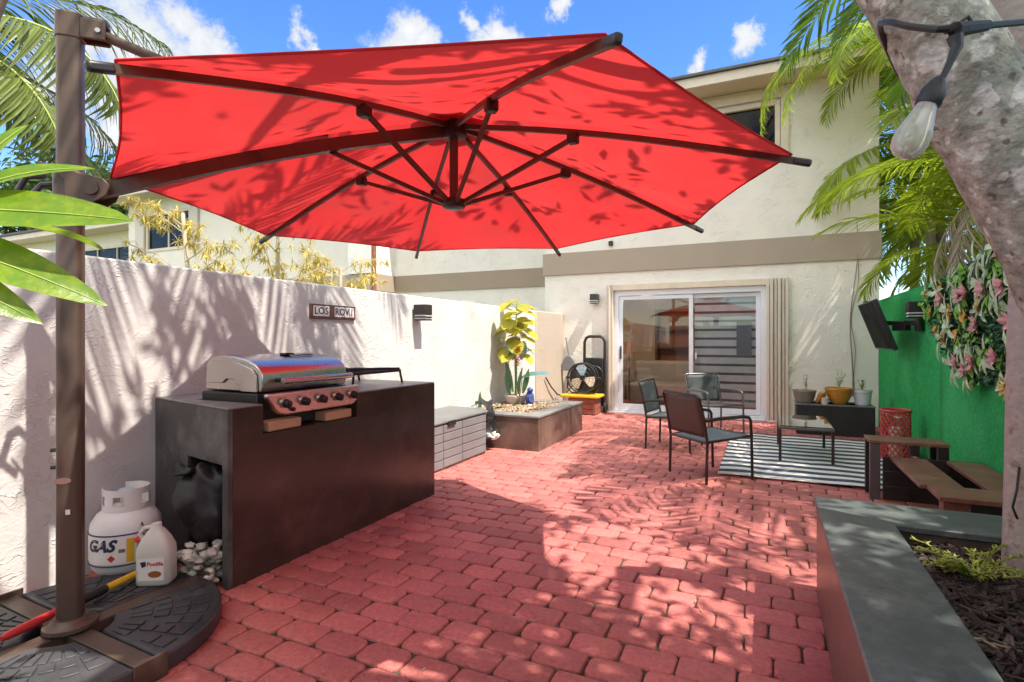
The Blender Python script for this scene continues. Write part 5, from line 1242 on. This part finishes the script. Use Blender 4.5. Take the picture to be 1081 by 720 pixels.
# leaning lichen tree in the planter, its crown over the patio
t = thing('leaning_tree', (.86, 1.40, .36), 'thick lichen spotted trunk leaning up and left at the right foreground', 'tree')
tp = [Vector(p) for p in ((.90,1.42,.36),(.80,1.37,.42),(.75,1.34,.75),(.565,1.255,1.15),(.402,1.178,1.48),(.236,1.10,1.81),(.08,1.03,2.2),(-.12,.95,2.7),(-.25,.9,3.2),(-.25,.95,3.8))]
tr_ = [.13,.112,.096,.086,.080,.075,.073,.069,.064,.055]
def refine(pts, rads, m):
    P_, Q_ = [], []; n = len(pts)
    for i in range(n-1):
        a, b, c, d = pts[max(i-1,0)], pts[i], pts[i+1], pts[min(i+2,n-1)]
        for k in range(m):
            q = k/m; P_.append(.5*((2*b)+(c-a)*q+(2*a-5*b+4*c-d)*q*q+(3*b-a-3*c+d)*q**3)); Q_.append(rads[i]*(1-q)+rads[i+1]*q)
    return P_+[pts[-1]], Q_+[rads[-1]]
tk = MB().tube(*refine(tp, tr_, 22), 64)
tk = xf(tk, lambda v: v+mnoise.noise_vector(v*5)*.012+mnoise.noise_vector(v*17)*.005+mnoise.noise_vector(v*48)*.0030)
tk.build('trunk', M['bark'], t, sharp=80)
lb = MB()
for a, b, r0 in (((-.25,.95,3.75),(1.4,1.2,5.0),.05),((-.22,.9,3.3),(.6,.2,4.9),.05),((-.25,.95,3.8),(-.6,1.3,5.0),.045),((-.1,.97,2.75),(2.0,.9,5.2),.05),((1.4,1.2,5.0),(3.2,1.3,5.6),.03)):
    a, b = Vector(a), Vector(b); m_ = a.lerp(b,.5)+Vector((0,0,.15)); lb.tube([a, a.lerp(m_,.5)+Vector((0,.02,0)), m_, m_.lerp(b,.5), b], [r0, r0*.85, r0*.7, r0*.55, r0*.35], 9)
lb.tube([(.98,1.75,.40),(.86,1.68,.9),(.66,1.58,1.5),(.44,1.48,2.1),(.2,1.3,2.9),(.0,1.1,3.4),(.3,.9,4.2)], [.10,.085,.075,.07,.062,.055,.04], 16)
xf(lb, lambda v: v+mnoise.noise_vector(v*6)*.01).build('limbs', M['bark_pale'], t, sharp=80)
def gpos(p):            # where a leaf's shadow lands on the paving
    k = p.z/TOSUN.z; return p.x-TOSUN.x*k, p.y-TOSUN.y*k
GAPS = [(-2.45,.86,.5,.4),(-.85,3.2,.45,.40),(-.45,2.75,.5,.30),(.1,2.55,.3,.2),(.25,3.3,.3,.15),(-.75,2.95,.3,.3),(-.35,2.35,.22,.14),(.15,3.0,.2,.12),(-.3,3.4,.35,.14),(.3,1.9,.12,.3),(-3.75,1.25,.5,.45),(-4.05,1.9,.35,.35),(-.6,2.0,.1,.08),  # openings in the unseen crown, shaped to drop sun patches below
        (-2.0,2.6,.35,.2),(-1.4,1.7,.3,.18),(-2.9,2.9,.3,.25),(-2.6,1.6,.2,.2),(-1.5,3.0,.25,.2),(-4.1,3.2,.4,.2),(-4.15,2.5,.3,.12)]
rg = random.Random(42); cr = MB(); nleaf = 0; clumps = []
for k in range(230):
    clumps.append(Vector((rg.uniform(-1.5,4.3), rg.uniform(-1.1,2.95), 5.1+rg.gauss(0,.3))))
while nleaf < 13500:
    c = clumps[int(rg.random()*len(clumps))]; p = c+Vector((rg.gauss(0,.34), rg.gauss(0,.34), rg.gauss(0,.20)))
    gx, gy = gpos(p); j = .05*mnoise.noise(Vector((gx*6,gy*6,0)))
    if any(((gx-x)/rx)**2+((gy-y)/ry)**2 < 1+j*6 for x, y, rx, ry in GAPS): continue
    if ((gx+2.57)/1.4)**2+((gy-2.68)/1.4)**2 < 1+j*3 and rg.random() < .95+.2*mnoise.noise(Vector((gx*1.8,gy*1.8,4))): continue  # crown thinned so sun reaches the umbrella
    if gy > 3.75+.25*mnoise.noise(Vector((gx*2,0,0))) or p.z < 4.2: continue
    nleaf += 1; d = Vector((rg.gauss(0,1), rg.gauss(0,1), rg.gauss(-.2,.4)))
    cr.leaf(p, d, rg.uniform(.09,.16), rg.uniform(.04,.065), (rg.gauss(0,.5), rg.gauss(0,.5), 1), .2, .15, 2)
cr.build('crown', M['tree_leaf'], t, smooth=False)

t = thing('slender_tree', (.86, 2.55, .38), 'slender pale trunk rising from the mulch at the right edge', 'tree')
sp_ = [Vector(p) for p in ((.862,2.55,.37),(.868,2.56,.8),(.875,2.57,1.3),(.90,2.59,1.8),(.96,2.6,2.5),(1.15,2.4,3.3),(1.9,1.8,4.5))]
sk = MB().tube(sp_, [.082,.076,.074,.072,.068,.06,.04], 20); xf(sk, lambda v: v+mnoise.noise_vector(v*7)*.006).build('trunk', M['bark_pale'], t, sharp=80)
sl_ = MB(); rg = random.Random(9)
for k in range(900):
    p = Vector((2.5+rg.gauss(0,.6), 1.2+rg.gauss(0,.5), 4.8+rg.gauss(0,.3)))
    sl_.leaf(p, (rg.gauss(0,1), rg.gauss(0,1), rg.gauss(0,.4)), .13, .055, (0,0,1), .2, .15, 2)
sl_.build('crown', M['tree_leaf'], t, smooth=False)
MB().tube([(.80,2.475,.62),(.785,2.47,.66),(.80,2.48,.72),(.81,2.49,.80)], .004, 6).build('wire_tie', M['wire'], t)

# broad green tree behind the far house
def leafy_tree(name, loc, h, rad, label, n, lm, leafL, leafW, seed, trunk='bark_palm', tr=.2, cat='tree', group=None, thin=False):
    rg = random.Random(seed); t = thing(name, loc, label, cat, group); L0 = Vector(loc)
    tb = MB().tube([L0, L0+Vector((.05*h*.2,0,h*.4)), L0+Vector((0,.02*h,h*.8))], [tr, tr*.75, tr*.3], 10); lf = MB(); ends = []
    for k in range(9):
        a = 2*PI*k/9+rg.uniform(-.3,.3); s = L0+Vector((0,0,h*rg.uniform(.4,.65))); e = L0+Vector((math.cos(a)*rad*.7*rg.uniform(.5,1), math.sin(a)*rad*.7*rg.uniform(.5,1), h*rg.uniform(.65,.95)))
        tb.tube([s, s.lerp(e,.5)+Vector((0,0,.1*rad)), e], [tr*.4, tr*.25, tr*.1], 7); ends.append(e)
    for k in range(22): 
        v = Vector((rg.gauss(0,1), rg.gauss(0,1), rg.gauss(0,.8))).normalized()*rad*rg.uniform(.4,1); ends.append(L0+Vector((v.x,v.y,h*.78+v.z*.55)))
    for k in range(n):
        c = ends[int(rg.random()*len(ends))]; s = rad*.2
        lf.leaf(c+Vector((rg.gauss(0,s),rg.gauss(0,s),rg.gauss(0,s*.8))), (rg.gauss(0,1),rg.gauss(0,1),rg.gauss(-.1,.6)), leafL*rg.uniform(.6,1.2), leafW, (rg.gauss(0,.5),rg.gauss(0,.5),1), .2, .1, 2)
    tb.build('trunk', M[trunk], t); lf.build('crown', M[lm], t, smooth=False)
leafy_tree('broad_tree', (-30, 14.5, -.05), 9.4, 3.6, 'broad green tree rising behind the far left roof', 4200, 'tree_leaf', .42, .22, 3, tr=.3)
leafy_tree('broad_tree', (-37, 19, -.05), 11.5, 4.5, 'larger green tree farther back behind the coconut palm', 4000, 'tree_leaf', .5, .26, 6, tr=.3)
# thin yellow trees behind the wall
def yellow_tree(loc, h, label, seed, lean):
    rg = random.Random(seed); t = thing('thin_tree', loc, label, 'tree', 'thin yellow leaved trees behind the white wall'); L0 = Vector(loc)
    tb = MB(); lf = MB(); ds = MB(); tips = []
    top = L0+Vector((lean[0], lean[1], h)); tb.tube([L0, L0.lerp(top,.5)+Vector((.05,.03,0)), top], [.040,.032,.022], 9)
    for k in range(15):
        s = L0.lerp(top, rg.uniform(.60,1)); a = rg.uniform(0,2*PI); e = s+Vector((math.cos(a)*.55, math.sin(a)*.55, rg.uniform(-.05,.45)))
        tb.tube([s, s.lerp(e,.5)+Vector((0,0,.08)), e], [.008,.006,.004], 5)
        for q in range(8):
            c = s.lerp(e, .35+.65*q/7)+Vector((rg.gauss(0,.06),rg.gauss(0,.06),rg.gauss(0,.06)))
            for j in range(26):
                d = Vector((rg.gauss(0,1),rg.gauss(0,1),rg.gauss(-.25,.7))); lf.leaf(c, d, rg.uniform(.07,.15), .013, (0,0,1), .2, .2, 2)
    tb.build('trunk', M['bark_white'], t); lf.build('foliage', M['yellow_leaf'], t, smooth=False)
yellow_tree((-6.15, 4.25, -.05), 2.85, 'yellow thin leaved tree leftmost behind the wall below the canopy edge', 3, (-.35,.1))
yellow_tree((-5.55, 4.75, -.05), 2.75, 'yellow thin leaved tree with paired stems, middle one behind the wall', 4, (.0,.2))
yellow_tree((-5.55, 5.85, -.05), 2.30, 'lower yellow thin leaved tree rightmost behind the wall', 5, (.1,.1))

# ---------------------------------------------------------------- large leaved plant close at the left
t = thing('leafy_plant', (-1.95, .42, 0), 'bright green large leaved plant at the left edge close to the lens', 'plant')
MB().lathe([(.13,0),(.15,.02),(.19,.30),(.20,.305),(.20,.34),(.18,.34),(.17,.30)], (-1.95,.42,0), 28).build('pot', M['clay_grey'], t)
hd = Vector((-1.72,.52,1.525)); st = MB().tube([(-1.95,.42,.28),(-1.93,.44,.8),(-1.82,.48,1.2),hd], [.028,.024,.02,.014], 10)
st.build('stem', M['bark_palm'], t)
camd = Vector((-s_x, 0, 0)) if False else Vector((.906,.4226,0))   # screen right in world
upz = Vector((0,0,1)); tow = Vector((.4226,-.906,0))
def bigleaf(sx, sz, dirx, dirz, L, W, nrm=(0,0,1), curl=.2, fold=.3, depth=0, dt=0):
    lf = MB(); p = hd+camd*sx+upz*sz+tow*depth; d = camd*dirx+upz*dirz+tow*dt
    lf.leaf(p, d, L, W, nrm, curl, fold, 12)
    o = lf.build('leaf', M['croton_leaf'], t, sharp=80)
    pts = []
    dn = d.normalized(); sd2 = dn.cross(Vector(nrm)).normalized(); up2 = sd2.cross(dn)
    for i in range(9):
        f = i/8*.97; pts.append(p+dn*(L*f)-up2*(curl*L*f*f)+up2*.0015)
    MB().tube(pts, [.0035*(1-.8*i/8) for i in range(9)], 5).build('midrib', M['rib_green'], o)
nv = tuple(tow*.75+upz*.6)
bigleaf(-.02, .01, 1, .03, .50, .125, nv, .10, .15)                 # long level leaf
bigleaf(-.02, -.03, .9, -.22, .46, .105, nv, .22, .2, .03)          # lower drooping leaf
bigleaf(-.05, -.05, .85, -.34, .40, .09, nv, .20, .2, .06)
bigleaf(.05, .03, .12, 1, .28, .085, tuple(tow+camd*.2), .1, .3)
bigleaf(.09, .04, .38, .95, .22, .055, tuple(tow*.8+upz*.3), .35, .3, -.03)
bigleaf(.11, .04, .75, .55, .24, .055, nv, .45, .3, -.02)
bigleaf(.0, .03, -.3, 1, .30, .09, tuple(tow), .1, .3, .03)
bigleaf(-.02, .0, -.9, .2, .40, .11, nv, .2, .25)
bigleaf(-.02, .0, -.5, -.4, .40, .11, nv, .2, .25, .05)
bigleaf(.0, .0, .2, .3, .40, .11, nv, .3, .25, -.1, -1)
bigleaf(.0, -.02, -.3, .1, .40, .11, nv, .3, .25, .05, 1)

# ---------------------------------------------------------------- string light bulb
def cw(px, py, d):   # a place seen at a photo pixel, used to read off the wire's run
    th = R(25); q = (px-540.5)/574; return Vector((d*(math.cos(th)*q-math.sin(th)), d*(math.sin(th)*q+math.cos(th)), 1.25+d*(358-py)/574))
t = thing('string_light', tuple(cw(965,130,.70)), 'clear pear shaped bulb hanging from a black cord around the trunk', 'string light')
top_ = cw(1005,62,.70); sk_ = cw(990,87,.70); tip = cw(957,158,.71); ax = (tip-sk_).normalized()
def lathe_ax(prof, o, ax, n=24):
    qv = ax.to_track_quat('Z','Y').to_matrix(); return xf(MB().lathe(prof, (0,0,0), n), lambda v: o+qv@v)
lathe_ax([(.005,-.006),(.009,0),(.0142,.012),(.0148,.026),(.0135,.030)], sk_, ax).build('socket', M['wire'], t)
lathe_ax([(.0115,.030),(.0125,.037),(.017,.054),(.0205,.069),(.0212,.079),(.0195,.089),(.014,.097),(.006,.1005),(.001,.101)], sk_, ax, 28).build('bulb', M['bulb'], t, sharp=80)
lathe_ax([(.004,.036),(.004,.055),(.001,.058)], sk_, ax, 10).build('filament_stem', M['lamp_white'], t)
MB().tube([sk_+ax*.055+Vector((.006*math.cos(k), .006*math.sin(k), 0))+ax*(.03*(k % 2)) for k in range(7)], .0006, 4).build('filament', M['filament'], t)
yk = cw(1008,38,.70); w0 = cw(1042,27,.72)
MB().tube([yk, cw(1010,50,.70), cw(1003,66,.70), cw(996,80,.70), sk_+ax*.002], [.009,.007,.0045,.004,.005], 8).build('drop_cord', M['wire'], t)
MB().tube([cw(1000,31,.71), yk+Vector((0,0,.008)), w0], [.006,.010,.007], 8).tube([cw(1013,30,.71),cw(1016,22,.71),cw(1022,18,.71),cw(1026,24,.71),cw(1024,31,.71)], .0025, 6).build('yoke', M['wire'], t)
MB().tube([cw(1140,18,.80), w0, cw(1020,29,.70), cw(990,31,.71), cw(960,28,.74), cw(938,23,.80), cw(929,25,.86), cw(930,34,.90), cw(937,52,.93), cw(950,80,.95)], .0045, 8).build('cord', M['wire'], t)

# ---------------------------------------------------------------- the garden behind the photographer (seen in the door glass)
t = thing('garden_wall', (-1, -2.6, 0), 'white stucco wall closing the patio behind the photographer', 'wall')
MB().box(-3.3, 1.5, -2.75, -2.6, -.08, 1.75).build('wall', M['stucco_white'], t, bevel=.01)
leafy_tree('broad_tree', (-1.9, -5.2, -.05), 5.6, 2.2, 'green garden tree behind the rear wall on the left', 3500, 'tree_leaf', .22, .12, 13, tr=.14)
leafy_tree('broad_tree', (1.8, -6.0, -.05), 6.2, 2.4, 'green garden tree behind the rear wall on the right', 3500, 'tree_leaf', .22, .12, 14, tr=.14)

# small dry bits lying on the paving
rg = random.Random(88); lt = MB()
for k in range(260):
    x, y = rg.uniform(-2.4,.2), rg.uniform(.6,9.0); a = rg.uniform(0,2*PI)
    lt.leaf((x, y, .004), (math.cos(a), math.sin(a), .06), rg.uniform(.008,.030), rg.uniform(.004,.010), (0,0,1), -.15, .3, 2)
ids(lt.build('leaf_litter', M['dry_leaf'], None, smooth=False), 'tiny dry leaf bits scattered over the red paving', 'leaf litter', kind='stuff')
